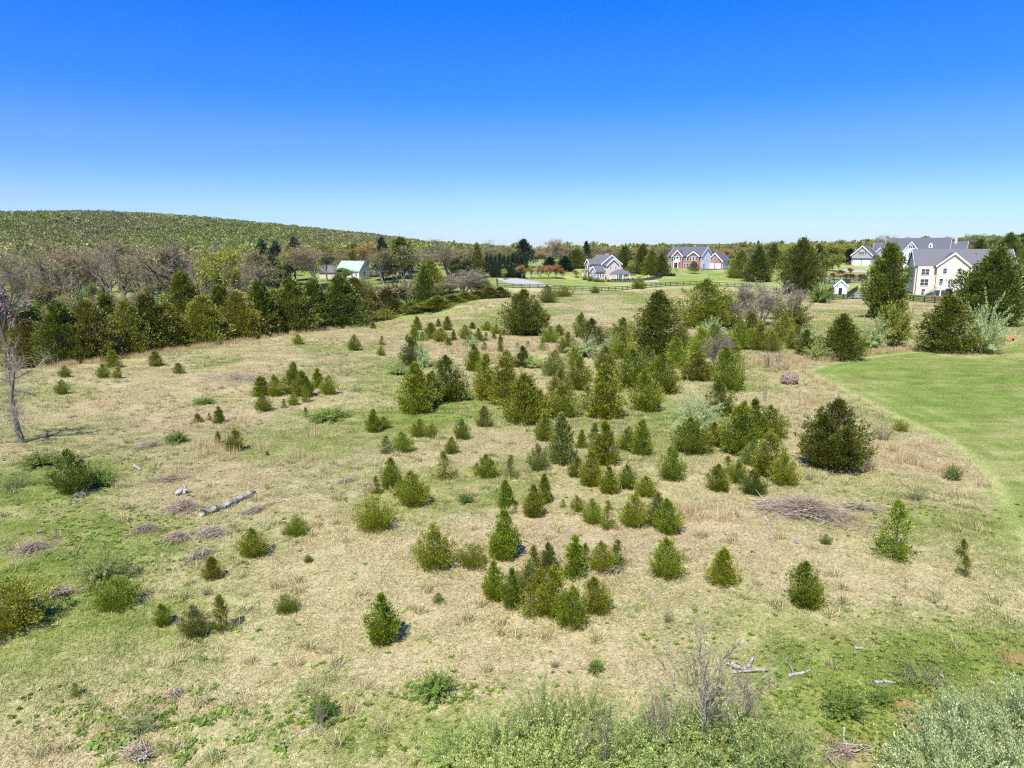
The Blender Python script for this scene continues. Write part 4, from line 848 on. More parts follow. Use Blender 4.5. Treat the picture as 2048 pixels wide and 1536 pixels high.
h.window(6.75, 4.6, 4.6, .7, 1.3, 'r'); h.window(6.75, 2.6, 1.4, 1.6, 1.5, 'r')
c, s_ = math.cos(-.42), math.sin(-.42)
g2 = at(1429, 537); h = House('brick_garage', 'detached brick garage with two white doors beside the brick house', 'garage', g2, math.radians(-38))
h.gable_y('wall', BRICK, -3.3, 3.3, 0, 8, -.5, 3.2, 6.4); h.roof(SHINGLE_BLUE, 'y', 0, 8, -3.3, 3.3, 3.2, 6.4)
h.box('side_wall', WHITE_SIDING, 3.301, 3.42, .02, 7.98, -.5, 3.1)
for x in (-1.45, 1.45): h.garage_door(x, 0, -.1, 2.4, 2.2)
h.window(0, 0, 4.2, .8, 1.2, n=2); h.window(3.42, 3, 1.5, .8, 1.2, 'r')
def car(name, label, cat, loc, rz, body, sc=1.0):
    t = thing(name, label, cat, loc, rz, None, (sc, sc, sc))
    MB().prism([(-2.3, .35), (2.3, .35), (2.35, .75), (2.2, .95), (1.0, 1.02), (-.1, 1.05), (-2.3, 1.0)], -.9, .9, 'y').build('body', body, t)
    MB().prism([(-1.3 + 1.2, 1.05), (.95, 1.02), (.45, 1.62), (-.05, 1.66)], -.8, .8, 'y').build('cabin', GLASS, t)
    for x in (-1.45, 1.45):
        for y in (-.86, .86): MB().tube((x, y - .1, .36), (x, y + .1, .36), .36, .36, 14).build('wheel', BLACK, t)
    return t
car('white_pickup', 'white pickup truck parked right of the brick garage', 'truck', at(1458, 535.5), math.radians(-10), WHITE, 1.15)
# grey garage and the large grey house on the rise to the right
p = PTS['gar']; h = House('grey_garage', 'small grey shingled garage with two white doors on the rise', 'garage', p, math.radians(-45))
h.gable_y('wall', GREYSIDE, -4.4, 4.4, 0, 7.5, -.6, 4.6, 8.6); h.roof(SHINGLE_BLUE, 'y', 0, 7.5, -4.4, 4.4, 4.6, 8.6)
for x in (-2.0, 2.0): h.garage_door(x, 0, -.1, 3.3, 2.7)
h.window(0, 0, 5.5, .95, 1.4, n=2, shutters=DARKWOOD); h.box('eyebrow', SHINGLE_BLUE, -4.3, 4.3, -.5, -.004, 3.0, 3.25)
h = House('grey_side_wing', 'grey gabled wing half hidden behind the tall column cedar', 'house', at(1760, 529), math.radians(-40))
h.gable_x('wall', GREYSIDE, -3.6, 8, 0, 8, -.6, 5.2, 9.6); h.roof(SHINGLE_BLUE, 'x', -3.6, 8, 0, 8, 5.2, 9.6)
h.gable_y('wall', GREYSIDE, -2.6, 2.2, -1, -.004, -.6, 4.6, 7.4); h.roof(SHINGLE_BLUE, 'y', -1, 3, -2.6, 2.2, 4.6, 7.4, ends=(1, 0)); h.window(-.2, -1, 2.0, 1.0, 1.6)
p = PTS['big']; h = House('large_grey_house', 'large white and grey house with long slate roof and round topped dormer', 'house', p, math.radians(-36))
h.gable_x('wall', GREYSIDE, -9, 15, 0, 12, -.6, 6.4, 12.2); h.roof(SHINGLE_BLUE, 'x', -9, 15, 0, 12, 6.4, 12.2)
h.gable_x('wall', GREYSIDE, 15, 21, 1, 11, -.6, 6.0, 10.6); h.roof(SHINGLE_BLUE, 'x', 15, 21, 1, 11, 6.0, 10.6, ends=(0, 1))
h.gable_y('wall', WHITE_SIDING, -1.6, 4.6, -2, -.004, -.6, 6.6, 10.6); h.roof(SHINGLE_BLUE, 'y', -2, 4, -1.6, 4.6, 6.6, 10.6, ends=(1, 0))
h.window(1.5, -2, 5.2, .9, 1.8, n=2); h.window(1.5, -2, 8.6, .7, 1.2, shutters=DARKWOOD); h.window(1.5, -2, 1.8, 1.0, 2.2, n=2)
for x in (-6, -3.4, 7, 9.6): h.window(x, 0, 4.6, 1.0, 1.7); h.window(x, 0, 1.6, 1.0, 1.7)
d = MB().prism([(-.7, 0), (.7, 0), (.7, 1.4), (.45, 2.0), (0, 2.3), (-.45, 2.0), (-.7, 1.4)], 1.6, 4.5, 'y').build('dormer', WHITE, h.r, loc=(8.2, 0, 8.0))
MB().prism([(-.3, .5), (.3, .5), (.3, 1.3), (0, 1.6), (-.3, 1.3)], 1.53, 1.597, 'y').build('pane', GLASS, d)
h.box('chimney', SIDING_STONE, 16.5, 17.5, 5, 6, 9, 12.4)
# three storey beige house with the raised deck
p = PTS['beige'] + np.array([-1.0, -.5, 0]); h = House('beige_walkout_house', 'three storey beige house with grey roof and raised white deck', 'house', p, math.radians(-20))
h.gable_x('wall', SIDING, -4.7, 20, 1.0, 12.5, -1, 8.6, 13.0); h.roof(SHINGLE, 'x', -4.7, 20, 1.0, 12.5, 8.6, 13.0)
h.box('wall', SIDING, -4.4, -.5, -.6, .996, -1, 8.3)
h.gable_y('wall', SIDING, .6, 8.6, -.2, .995, -1, 8.6, 12.0); h.roof(SHINGLE, 'y', -.2, 5, .6, 8.6, 8.6, 12.0, ends=(1, 0))
h.box('basement_wall', M_LATTICE, -4.42, -.48, -.64, -.604, -1, .12); h.box('basement_wall', BRICK, -4.74, -4.704, 1.2, 12, -1, .6)
h.window(-2.4, -.6, 6.7, 1.05, 1.7, n=2); h.window(-2.4, -.6, 3.7, 1.05, 1.9, n=2); h.window(-2.4, -.6, .9, 1.0, 1.7)
for x in (2.6, 6.3): h.window(x, -.2, 7.0, 1.0, 1.5)
for x in (1.9, 7.0): h.window(x, -.2, 3.9, 1.0, 1.9)
h.window(12.6, 1.0, 7.4, 1.0, 1.5, n=3)
h.gable_y('bay', SIDING, 3.2, 5.6, -.9, -.204, 2.6, 5.0, 5.7); h.window(4.4, -.9, 4.2, .5, .8); h.box('patio_door', GLASS, 3.6, 5.3, -.96, -.904, 2.7, 4.3)
h.gable_x('wall', SIDING, 9.4, 17, -2.2, .994, -1, 4.6, 5.9); h.roof(SHINGLE, 'x', 9.4, 17, -2.2, .994, 4.6, 5.9, over=.35, ends=(1, 1))
for yy in (4, 8): h.window(-4.7, yy, 6.6, 1.0, 1.6, 'l')
dk = h.box('deck', WHITE, .4, 9.2, -4.6, -.905, 2.2, 2.45)
for x in (1.2, 4.4, 7.6): h.box('deck_post', WHITE, x - .15, x + .15, -4.4, -4.1, -1, 2.2)
rl = MB()
for x in np.arange(.5, 9.2, 1.0): rl.box(x - .05, x + .05, -4.6, -4.5, 2.45, 3.45)
rl.box(.4, 9.2, -4.62, -4.48, 3.4, 3.5); rl.build('railing', WHITE, h.r)
st = MB()
for i in range(11): st.box(.38 - .32 * (i + 1), .38 - .32 * i, -4.4, -3.1, 2.2 - .21 * i - .12, 2.4 - .21 * i - .14)
st.build('stairs', CONCRETE, h.r); h.box('stair_wall', SIDING, -2.7, .36, -3.0, -2.9, -1, 1.2)
h.box('door', GLASS, 3.5, 5.0, -.27, -.204, -.2, 1.9)
# white shed with the black doorway, low white shed at the right edge
p = PTS['shed']; h = House('small_white_shed', 'small white shed with dark doorway inside the black fence', 'shed', p, math.radians(-20))
h.gable_y('wall', WHITE_SIDING, -1.7, 1.7, 0, 3.4, -.3, 2.6, 4.2); h.roof(SHINGLE_BLUE, 'y', 0, 3.4, -1.7, 1.7, 2.6, 4.2, over=.25); h.box('door', BLACK, -.5, .4, -.05, -.004, -.1, 2.0)
p = PTS['shedr']; h = House('white_outbuilding', 'low white outbuilding with grey roof cut by the right edge', 'shed', p, math.radians(-28))
h.gable_y('wall', WHITE_SIDING, -3.2, 9, 0, 9, -.6, 3.0, 6.2); h.roof(SHINGLE_BLUE, 'y', 0, 9, -3.2, 9, 3.0, 6.2); h.window(-.6, 0, 1.4, .9, 1.3)
# white cottage with the pale green roof behind the cedar row
p = PTS['cot'] + np.array([1.6, 0, -1.5]); h = House('white_cottage', 'white cottage with pale green metal roof behind the cedar row', 'house', p, math.radians(-22))
h.gable_x('wall', WHITE, -6.0, 5.0, 0, 8, -1, 5.4, 9.0); h.roof(GREENROOF, 'x', -6.0, 5.0, 0, 8, 5.4, 9.0, over=.4)
for x in (-4.4, -1.6, 1.4, 3.6): h.window(x, 0, 4.0, .8, 1.5)
h.window(5.0, 4, 4.0, .8, 1.5, 'r')
h.r.scale = (.86, .86, .9)
h = House('grey_lean_to', 'low grey roofed building left of the white cottage', 'house', p + np.array([-9.0, 5, 0]), math.radians(-22))
h.gable_x('wall', SIDING_STONE, -4, 4, 0, 7, -1, 4.2, 6.6); h.roof(SHINGLE, 'x', -4, 4, 0, 7, 4.2, 6.6)
p = PTS['grey1']
for i, (dx, dy, w) in enumerate(((-4.5, 0, 8.5), (6.5, 4, 7.0))):
    h = House('grey_farmhouse', ('grey roofed house under the lime green tree', 'pale roofed house left of the tall dark pines')[i], 'house', p + np.array([dx, dy, -1]), math.radians(6))
    h.gable_x('wall', SIDING_STONE, -w / 2, w / 2, 0, 7, -1, 3.4, 5.8); h.roof((SHINGLE, M_LATTICE)[i], 'x', -w / 2, w / 2, 0, 7, 3.4, 5.8); h.window(-1, 0, 1.8, 1, 1.4); h.window(1.5, 0, 1.8, 1, 1.4)
p = PTS['white1']; h = House('white_garden_shed', 'white garden shed glimpsed through bare trees above the cedar row', 'shed', on_y(402, 225), math.radians(15))
h.gable_y('wall', WHITE, -2.2, 2.2, 0, 4, -1, 4.6, 6.4); h.roof(WHITE_SIDING, 'y', 0, 4, -2.2, 2.2, 4.6, 6.4, over=.25); h.box('door', BLACK, -.4, .5, -.05, -.004, 0, 2)
q = on_y(12, 150); t = thing('white_trailer', 'small white trailer roof among trees at the left edge', 'trailer', q + np.array([0, 0, 0]), math.radians(10))
MB().box(-1.6, 1.6, -.9, .9, 1.4, 3.4).build('body', WHITE, t); MB().box(-1.5, 1.5, -.8, .8, .7, 1.4).build('skirt', BARN, t)
for x in (-1, 1): MB().tube((x, -.85, .4), (x, -.6, .4), .4, .4, 12).build('wheel', BLACK, t)
p = PTS['lawn']; t = thing('upturned_boat', 'small white boat lying on the lawn beyond the hollow', 'boat', p, math.radians(5))
MB().add([(-1.9, 0, .1), (-1.4, -.6, .05), (1.3, -.6, .05), (1.6, 0, .1), (1.3, .6, .05), (-1.4, .6, .05), (-1.2, 0, .65), (1.1, 0, .62)], [(0, 1, 6), (1, 2, 7, 6), (2, 3, 7), (3, 4, 7), (4, 5, 6, 7), (5, 0, 6)]).build('hull', WHITE, t)
MB().box(-1.3, 1.2, -.04, .04, .6, .72).build('keel', WHITE_SIDING, t)
# orange mower and grey trolley at the lawn's back edge
p = PTS['mower']; t = thing('orange_mower', 'low orange mower on the mown lawn beside the silver bush', 'mower', p, math.radians(8))
MB().prism([(-.75, .22), (.8, .22), (.86, .40), (.5, .62), (-.5, .68), (-.8, .45)], -.42, .42, 'y').build('hood', ORANGE, t)
MB().box(-.55, -.15, -.22, .22, .72, .82).build('seat', BLACK, t); MB().box(-.62, -.55, -.22, .22, .72, 1.12).build('backrest', BLACK, t)
MB().box(-.3, .55, -.62, .62, .14, .22).build('cutting_deck', ORANGE, t)
for x, rr in ((-.55, .27), (.62, .2)):
    for y in (-.5, .5): MB().tube((x, y - .09, rr), (x, y + .09, rr), rr, rr, 14).build('wheel', BLACK, t)
q = p + np.array([-.9, 1.6, 0]); q[2] = hz(q[0], q[1]); t = thing('grey_trolley', 'small grey cart behind the orange mower', 'cart', q, math.radians(30))
MB().box(-.5, .5, -.35, .35, .42, .85).build('tray', METAL, t); MB().tube((-.5, 0, .6), (-1.0, 0, 1.1), .03, .03).build('handle', METAL, t)
for y in (-.4, .4): MB().tube((0, y - .05, .3), (0, y + .05, .3), .3, .3, 14).build('wheel', BLACK, t)

# ------------------------------------------------------------------ fences: every post and rail its own part
POSTM = MB().box(-.10, .10, -.10, .10, -.3, 1.0).mesh('fence_post', DARKWOOD); RAILM = MB().box(0, 1, -.03, .03, -.095, .095).mesh('fence_rail', DARKWOOD)
def board_fence(name, label, pts, step, hgt=1.35, rails=4, mat=None, group=None):
    t = thing(name, label, 'fence', (pts[0][0], pts[0][1], hz(pts[0][0], pts[0][1])), 0, group); o = np.array(t.location)
    P = [np.array(pts[0][:2])]
    for a, b in zip(pts[:-1], pts[1:]):
        a = np.array(a[:2]); b = np.array(b[:2]); n = max(1, int(round(np.linalg.norm(b - a) / step))); P += [a + (b - a) * i / n for i in range(1, n + 1)]
    Q = [np.array([q[0], q[1], hz(q[0], q[1])]) - o for q in P]
    for q in Q: link('post', POSTM, t, q, None, (1, 1, hgt), mat)
    for a, b in zip(Q[:-1], Q[1:]):
        d = b - a; L = float(np.linalg.norm(d)); rz = math.atan2(d[1], d[0]); ry = -math.asin(d[2] / L)
        for k in range(rails): link('rail', RAILM, t, a + np.array([0, 0, .22 + (hgt - .34) * k / (rails - 1)]) + np.array([math.sin(rz), -math.cos(rz), 0]) * .09, (0, ry, rz), (L, 1, 1), mat)
    return t
board_fence('board_fence', 'long dark board fence between the far meadow and the lawns', [tuple(q) for q in FENCE], 2.6, 1.35, 3, DARKWOOD)
board_fence('board_fence', 'short dark fence running back beside the grey drive', [tuple(q) for q in at_many([(994, 573), (993, 559)])], 2.8, 1.35, 3, DARKWOOD)
R1 = at_many([(1633, 601), (1648, 601), (1666, 600), (1686, 599), (1725, 598), (1807, 599), (1826, 603), (1848, 605), (1869, 607), (1893, 608)])
board_fence('board_fence', 'black four board fence before the shed and the three storey house', [tuple(q) for q in R1], 2.7, 1.45, 4)
board_fence('board_fence', 'black fence running back past the small white shed', [tuple(q) for q in at_many([(1633, 601), (1652, 590), (1672, 578), (1699, 565)])], 3.0, 1.45, 4)
board_fence('board_fence', 'upper black fence above the pale road on the right', [tuple(q) for q in at_many([(1640, 559), (1680, 559), (1732, 559)])], 3.0, 1.5, 4)
board_fence('board_fence', 'lower black fence below the pale road on the right', [tuple(q) for q in at_many([(1648, 569), (1668, 568), (1700, 566), (1735, 565)])], 3.0, 1.5, 4)
board_fence('board_fence', 'brown fence behind the huge bell shaped cedar near the right edge', [tuple(q) for q in at_many([(1985, 549), (2018, 545), (2048, 541)])], 3.0, 1.5, 3, BROWNWOOD)
board_fence('board_fence', 'black fence low at the right edge beside the huge cedar', [tuple(q) for q in at_many([(2020, 612), (2036, 615), (2056, 618)])], 2.7, 1.4, 4)
board_fence('picket_fence', 'low dark fence along the front of the pool deck', [tuple(q) for q in at_many([(1222, 565), (1250, 565), (1285, 564), (1300, 561), (1320, 557), (1325, 554), (1295, 549)])], 1.6, 1.3, 5)
board_fence('picket_fence', 'black yard fence corner right of the small white shed', [tuple(q) for q in at_many([(1694, 596), (1704, 588), (1714, 581)])], 1.2, 1.5, 6)
board_fence('picket_fence', 'dark curved fence on the lawn far right of the tall cedar', [tuple(q) for q in at_many([(1622, 531), (1634, 532), (1641, 537), (1632, 540)])], 2.2, 1.5, 4)

# ------------------------------------------------------------------ drives and roads: sheets that follow the ground
def sheet(name, px, mat, lift=.06, cell=1.5):
    P = at_many(px)[:, :2]; x0, y0 = P.min(0); x1, y1 = P.max(0); nx = max(2, int((x1 - x0) / cell)); ny = max(2, int((y1 - y0) / cell))
    X, Y = np.meshgrid(np.linspace(x0, x1, nx + 1), np.linspace(y0, y1, ny + 1)); i, j = np.meshgrid(np.arange(nx), np.arange(ny)); k = (j * (nx + 1) + i).ravel()
    q = np.stack([k, k + 1, k + nx + 2, k + nx + 1], -1); c = np.stack([X.ravel()[q].mean(1), Y.ravel()[q].mean(1)], -1); q = q[inside(c[:, 0], c[:, 1], P)]
    me = mesh_np(name, np.stack([X.ravel(), Y.ravel(), height(X, Y).ravel() + lift], -1), [q], mat, True); return tag(link(name, me), kind='structure')
sheet('gravel_drive', [(997, 557.2), (1035, 557.5), (1070, 563), (1100, 571), (1104, 573.5), (1050, 571), (1012, 565), (994, 558.5)], GRAVEL, .06, .8)
sheet('road', [(985, 551.5), (1030, 547.5), (1072, 544.5), (1074, 546.5), (1032, 550), (986, 554)], GRAVEL, .08, .8)
sheet('road', [(1640, 564), (1800, 561), (1800, 562.6), (1640, 565.8)], GRAVEL, .08, .7)
sheet('driveway', [(1678, 542), (1690, 538), (1712, 540), (1750, 544.5), (1750, 546.5), (1712, 545.5), (1690, 545)], GRAVEL, .08, .7)
sheet('driveway', [(1402, 538), (1470, 536.5), (1470, 538.6), (1404, 540.5)], ASPHALT, .08, .7)
# small things round the houses
def utility_pole(p, h, label):
    t = thing('utility_pole', label, 'pole', p); MB().tube((0, 0, -.3), (0, 0, h), .16, .11, 8).build('pole', BARK_PALE, t)
    MB().box(-1.0, 1.0, -.06, .06, h - 1.2, h - 1.05).build('crossarm', BARK_PALE, t); MB().tube((.3, 0, h - 3.2), (.3, 0, h - 2.3), .26, .26, 10).build('transformer', METAL, t)
utility_pole(PTS['pole1'], tall(PTS['pole1'], 30), 'utility pole among the copper bushes by the road'); utility_pole(PTS['pole2'], tall(PTS['pole2'], 30), 'utility pole left of the grey garage')
p = PTS['birdhouse']; t = thing('bird_house', 'white bird house on a pole left of the tall column cedar', 'bird house', p); MB().tube((0, 0, -.2), (0, 0, 3.0), .05, .05).build('pole', WHITE, t)
MB().prism([(-.4, 3.0), (.4, 3.0), (.4, 3.5), (0, 3.9), (-.4, 3.5)], -.3, .3, 'y').build('box', WHITE, t); MB().prism([(-.5, 3.5), (0, 4.0), (.5, 3.5), (.5, 3.56), (0, 4.08), (-.5, 3.56)], -.36, .36, 'y').build('roof', METAL, t)
p = PTS['pool2']; t = thing('splash_pool', 'round blue pool behind the board fence by the white shed', 'pool', p)
MB().tube((0, 0, -.1), (0, 0, .7), 2.6, 2.6, 28).build('rim', WHITE, t); MB().tube((0, 0, .701), (0, 0, .715), 2.45, 2.45, 28).build('water', BLUE, t)
q = at(1682, 525); car('red_tractor', 'red vehicle parked left of the grey garage', 'vehicle', at(1700, 529), math.radians(20), RED)
for i, (u, v) in enumerate(((1866, 592), (1873, 592.5), (1880, 593))):
    t = thing('clay_pot', 'clay pot at the foot of the three storey house, %s of three' % ('leftmost', 'middle', 'rightmost')[i], 'pot', at(u, v + 6), 0, 'clay pots by the beige house')
    MB().tube((0, 0, 0), (0, 0, .7), .3, .42, 12).build('pot', TERRA, t); MB().tube((0, 0, .7), (0, 0, .8), .46, .46, 12).build('rim', TERRA, t)
t = thing('yellow_slide', 'small yellow garden slide beside the beige house corner', 'slide', at(1810, 596)); MB().prism([(-.6, .1), (.7, 1.3), (.8, 1.3), (-.4, .05)], -.25, .25, 'y').build('chute', YELLOW, t); MB().box(.65, .8, -.25, .25, 0, 1.3).build('ladder', YELLOW, t)
t = thing('yellow_slide', 'yellow pool slide right of the pool deck', 'slide', at(1291, 560)); MB().prism([(-1.2, .3), (1.0, 1.9), (1.2, 1.9), (-1.0, .15)], -.3, .3, 'y').build('chute', YELLOW, t); MB().box(1.0, 1.15, -.3, .3, 0, 1.9).build('ladder', WHITE, t)
# ------------------------------------------------------------------ shrubs, bare trees and saplings of the meadow
def put(fn, u, v, hpx, wpx, *a, **k):
    p = at(u, v); return fn(p, tall(p, hpx), wide(p, wpx), *a, **k)
SHR = [ # foot column, row, height, width, kind, leaf, label
 (206, 1168, 78, 92, 'plume', 'silvergreen', 'dense blue green shrub mound low on the left slope'),
 (30, 975, 30, 70, 'thin', 'weed', 'spreading green weedy bush at the left edge'),
 (200, 972, 42, 46, 'brush', 'weed', 'small green bush beside the big dark cedar at the left'),
 (438, 672, 40, 26, 'silver', 'silver', 'pale sprig of a shrub against the cedar row'),
 (537, 655, 36, 34, 'silver', 'silver', 'pale round bush at the foot of the cedar row'),
 (270, 700, 30, 34, 'silver', 'silvergreen', 'pale shrub before the tawny cedar'),
 (845, 735, 60, 22, 'silver', 'silver', 'slim silver shrub beside the dark cedar at the hollow'),
 (798, 748, 24, 40, 'silver', 'silvergreen', 'low blue green bush left of the close clump'),
 (940, 692, 18, 30, 'silver', 'silver', 'low silvery bush in the far scatter'),
 (930, 800, 26, 30, 'silver', 'silvergreen', 'low silvery bush right of the close clump'),
 (1167, 712, 40, 54, 'silver', 'silver', 'bright silver bush at the back of the thicket'),
 (1226, 706, 36, 34, 'silver', 'silver', 'silver bush before the large dark cone cedar'),
 (1070, 735, 26, 36, 'silver', 'silvergreen', 'low silver bush inside the thicket'),
 (1388, 862, 84, 92, 'plume', 'silver', 'large airy silver shrub right of the thicket'),
 (1420, 678, 40, 46, 'silver', 'silver', 'silver bush behind the grey bare shrub'),
 (1617, 700, 46, 46, 'silver', 'silver', 'silver bush left of the broad dark cedar'),
 (1634, 720, 34, 40, 'silver', 'silvergreen', 'silver green bush at the foot of the broad dark cedar'),
 (1700, 718, 42, 30, 'silver', 'silver', 'silver sprig on the right of the broad dark cedar'),
 (1740, 694, 56, 58, 'silver', 'silver', 'rounded silver bush below the tall column cedar'),
 (1784, 692, 86, 62, 'thicket', 'bright', 'yellow green upright shrub at the foot of the tall column cedar'),
 (1963, 706, 98, 76, 'plume', 'silver', 'big silver shrub right of the dark broad cone cedar'),
 (1568, 640, 50, 60, 'silver', 'silver', 'silver scrub under the grey bare trees on the right'),
 (1585, 655, 50, 60, 'brush', 'olive', 'olive scrub right of the grey bare trees'),
 (1640, 605, 36, 46, 'brush', 'weed', 'green bush left of the small white shed'),
 (1000, 594, 22, 40, 'silver', 'silvergreen', 'pale bush at the fence corner by the grey drive'),
 (735, 643, 26, 34, 'brush', 'olive', 'yellow green bush right of the cedar row'),
 (775, 640, 24, 34, 'brush', 'olive', 'second yellow green bush right of the cedar row'),
 (870, 1390, 42, 66, 'brush', 'weed', 'bright green low bush lower left of centre'),
 (646, 1438, 50, 42, 'brush', 'weed', 'leafy green bush by the thin grey stick'),
 (285, 1462, 44, 80, 'thin', 'weed', 'leafy green weeds heaped at the lower left'),
 (1690, 1432, 52, 66, 'brush', 'weed', 'bright green bush between the two foreground shrub masses'),
 (1762, 1408, 26, 40, 'brush', 'weed', 'small green bush left of the right foreground shrubs'),
 (1845, 1365, 30, 110, 'thin', 'weed', 'green briar mound behind the right foreground shrubs'),
 (1862, 1322, 26, 26, 'brush', 'silvergreen', 'small blue green sprig on the lower right meadow'),
 (414, 1190, 26, 24, 'thin', 'rust', 'reddish dry bush under the cedar below the brush piles'),
 (568, 1070, 22, 16, 'thin', 'rust', 'rusty tuft left of the round cedar below the log'),
 (1110, 1335, 20, 20, 'thin', 'tan', 'thin dry stems in the open grass below the front cluster'),
 (1335, 1245, 36, 22, 'thin', 'tan', 'thin dry stems right of the front cluster'),
 (1190, 1345, 26, 26, 'brush', 'weed', 'small green sprig among the lower meadow grass'),
 (930, 1025 - 20, 18, 26, 'brush', 'weed', 'low green sprig in mid meadow'),
 (410, 808, 14, 34, 'brush', 'weed', 'low green weeds below the long brush pile'),
 (355, 885, 22, 34, 'brush', 'weed', 'green weeds right of the small brush heap'),
 (660, 838, 20, 70, 'brush', 'weed', 'green briar strip left of mid meadow'),
 (715, 782, 14, 34, 'thin', 'silvergreen', 'grey green scrub on the crest right of centre'),
 (1830, 1000, 40, 40, 'thin', 'weed', 'green stems beside the mown lawn bend'),
 (1740, 940, 26, 26, 'thin', 'weed', 'green sprigs right of the big round cedar'),
 (1765, 880, 40, 40, 'thin', 'tan', 'dry stems above the big round cedar'),
 (1905, 960, 30, 26, 'brush', 'weed', 'small green bush on the lawn border'),
 (1620, 960, 24, 30, 'thin', 'silvergreen', 'grey green stems left of the big round cedar'),
 (80, 930, 26, 60, 'brush', 'weed', 'green weeds behind the big dark cedar at the left'),
]
for q in SHR:
    if q[4] == 'thicket': put(shrub, *q[:4], 'brush', q[6], FOL['bright'], None, 'yellow_green_shrub')
    else: put(shrub, *q[:4], q[4], q[6], FOL[q[5]], None, {'weed': 'green_bush', 'silver': 'silver_shrub', 'silvergreen': 'silver_shrub'}.get(q[5], 'scrub_bush'))
# the large arching shrubs at the bottom of the picture
FRONT = [(905, 1530, 60, 110, 'low at the left end of the foreground shrubs'), (985, 1530, 100, 130, 'second from left among the foreground shrubs'), (1085, 1500, 105, 130, 'third from left among the foreground shrubs'), (1165, 1480, 110, 120, 'with the tallest plume left of the bare saplings'), (1110, 1600, 130, 200, 'lower middle of the foreground shrubs'), (1000, 1610, 120, 190, 'cut by the bottom edge at the left'),
         (1250, 1560, 120, 160, 'just left of the gap with thin stems'), (1330, 1510, 110, 140, 'left of the bare foreground saplings'), (1440, 1520, 110, 150, 'behind the bare foreground saplings'), (1530, 1530, 100, 140, 'right of the bare foreground saplings'), (1490, 1610, 130, 200, 'right end of the middle foreground shrubs'), (1360, 1620, 130, 210, 'cut by the bottom edge below the saplings'), (1590, 1600, 100, 140, 'low at the right end of the middle foreground shrubs'),
         (1850, 1560, 90, 130, 'left end of the right foreground mass'), (1930, 1520, 110, 150, 'top of the right foreground mass'), (2020, 1500, 120, 150, 'at the right edge of the foreground'), (1900, 1620, 140, 190, 'lower left of the right foreground mass'), (2010, 1610, 150, 210, 'in the bottom right corner'), (2090, 1540, 150, 170, 'cut by the right edge'), (1940, 1455, 70, 90, 'back of the right foreground mass')]
FP = at_many([(f[0], f[1]) for f in FRONT])
for i, (f, p) in enumerate(zip(FRONT, FP)):
    rt = f[0] > 1700; b = SHRUB['plume'][i % 2]
    plant_tree('arching_shrub', p, tall(p, f[2]) * 1.02, wide(p, f[3]) * 1.05, [('stem', b['stems']), ('foliage', b['foliage'])], ('silvery' if rt else 'pale green') + ' arching shrub ' + f[4], 'shrub', 'foreground shrubs', [None, FOL['silver' if rt else 'silvergreen']], pw=b['w'], ph=b['h'])
SAP = [(1412, 1530, 300, 170, 'sapling', 'tall bare sapling standing in the foreground shrubs'), (1475, 1500, 190, 100, 'sapling', 'shorter bare sapling right of the tall one in the shrubs'), (1310, 1540, 190, 80, 'sapling', 'bare sapling left of the tall one in the shrubs'),
       (1170, 1570, 130, 60, 'sapling', 'thin bare stems in the left foreground shrubs'), (1210, 1580, 170, 50, 'sapling', 'thin bare stems between left and middle foreground shrubs'), (1530, 822, 54, 16, 'sapling', 'single thin dead stem right of the thicket'), (1552, 742, 44, 34, 'sapling', 'thin bare sapling by the tan brush ball'), (1570, 752, 30, 20, 'sapling', 'short bare stem by the tan brush ball'),
       (640, 1470, 70, 26, 'sapling', 'thin grey stick standing at the lower left'), (1655, 1050, 40, 16, 'sapling', 'thin brown stem above the long brush pile')]
for q in SAP: put(bare, *q[:4], q[4], q[5], None, 'bare_sapling', 'sapling', twig=TWIG_GREY, bark=BARK_PALE)

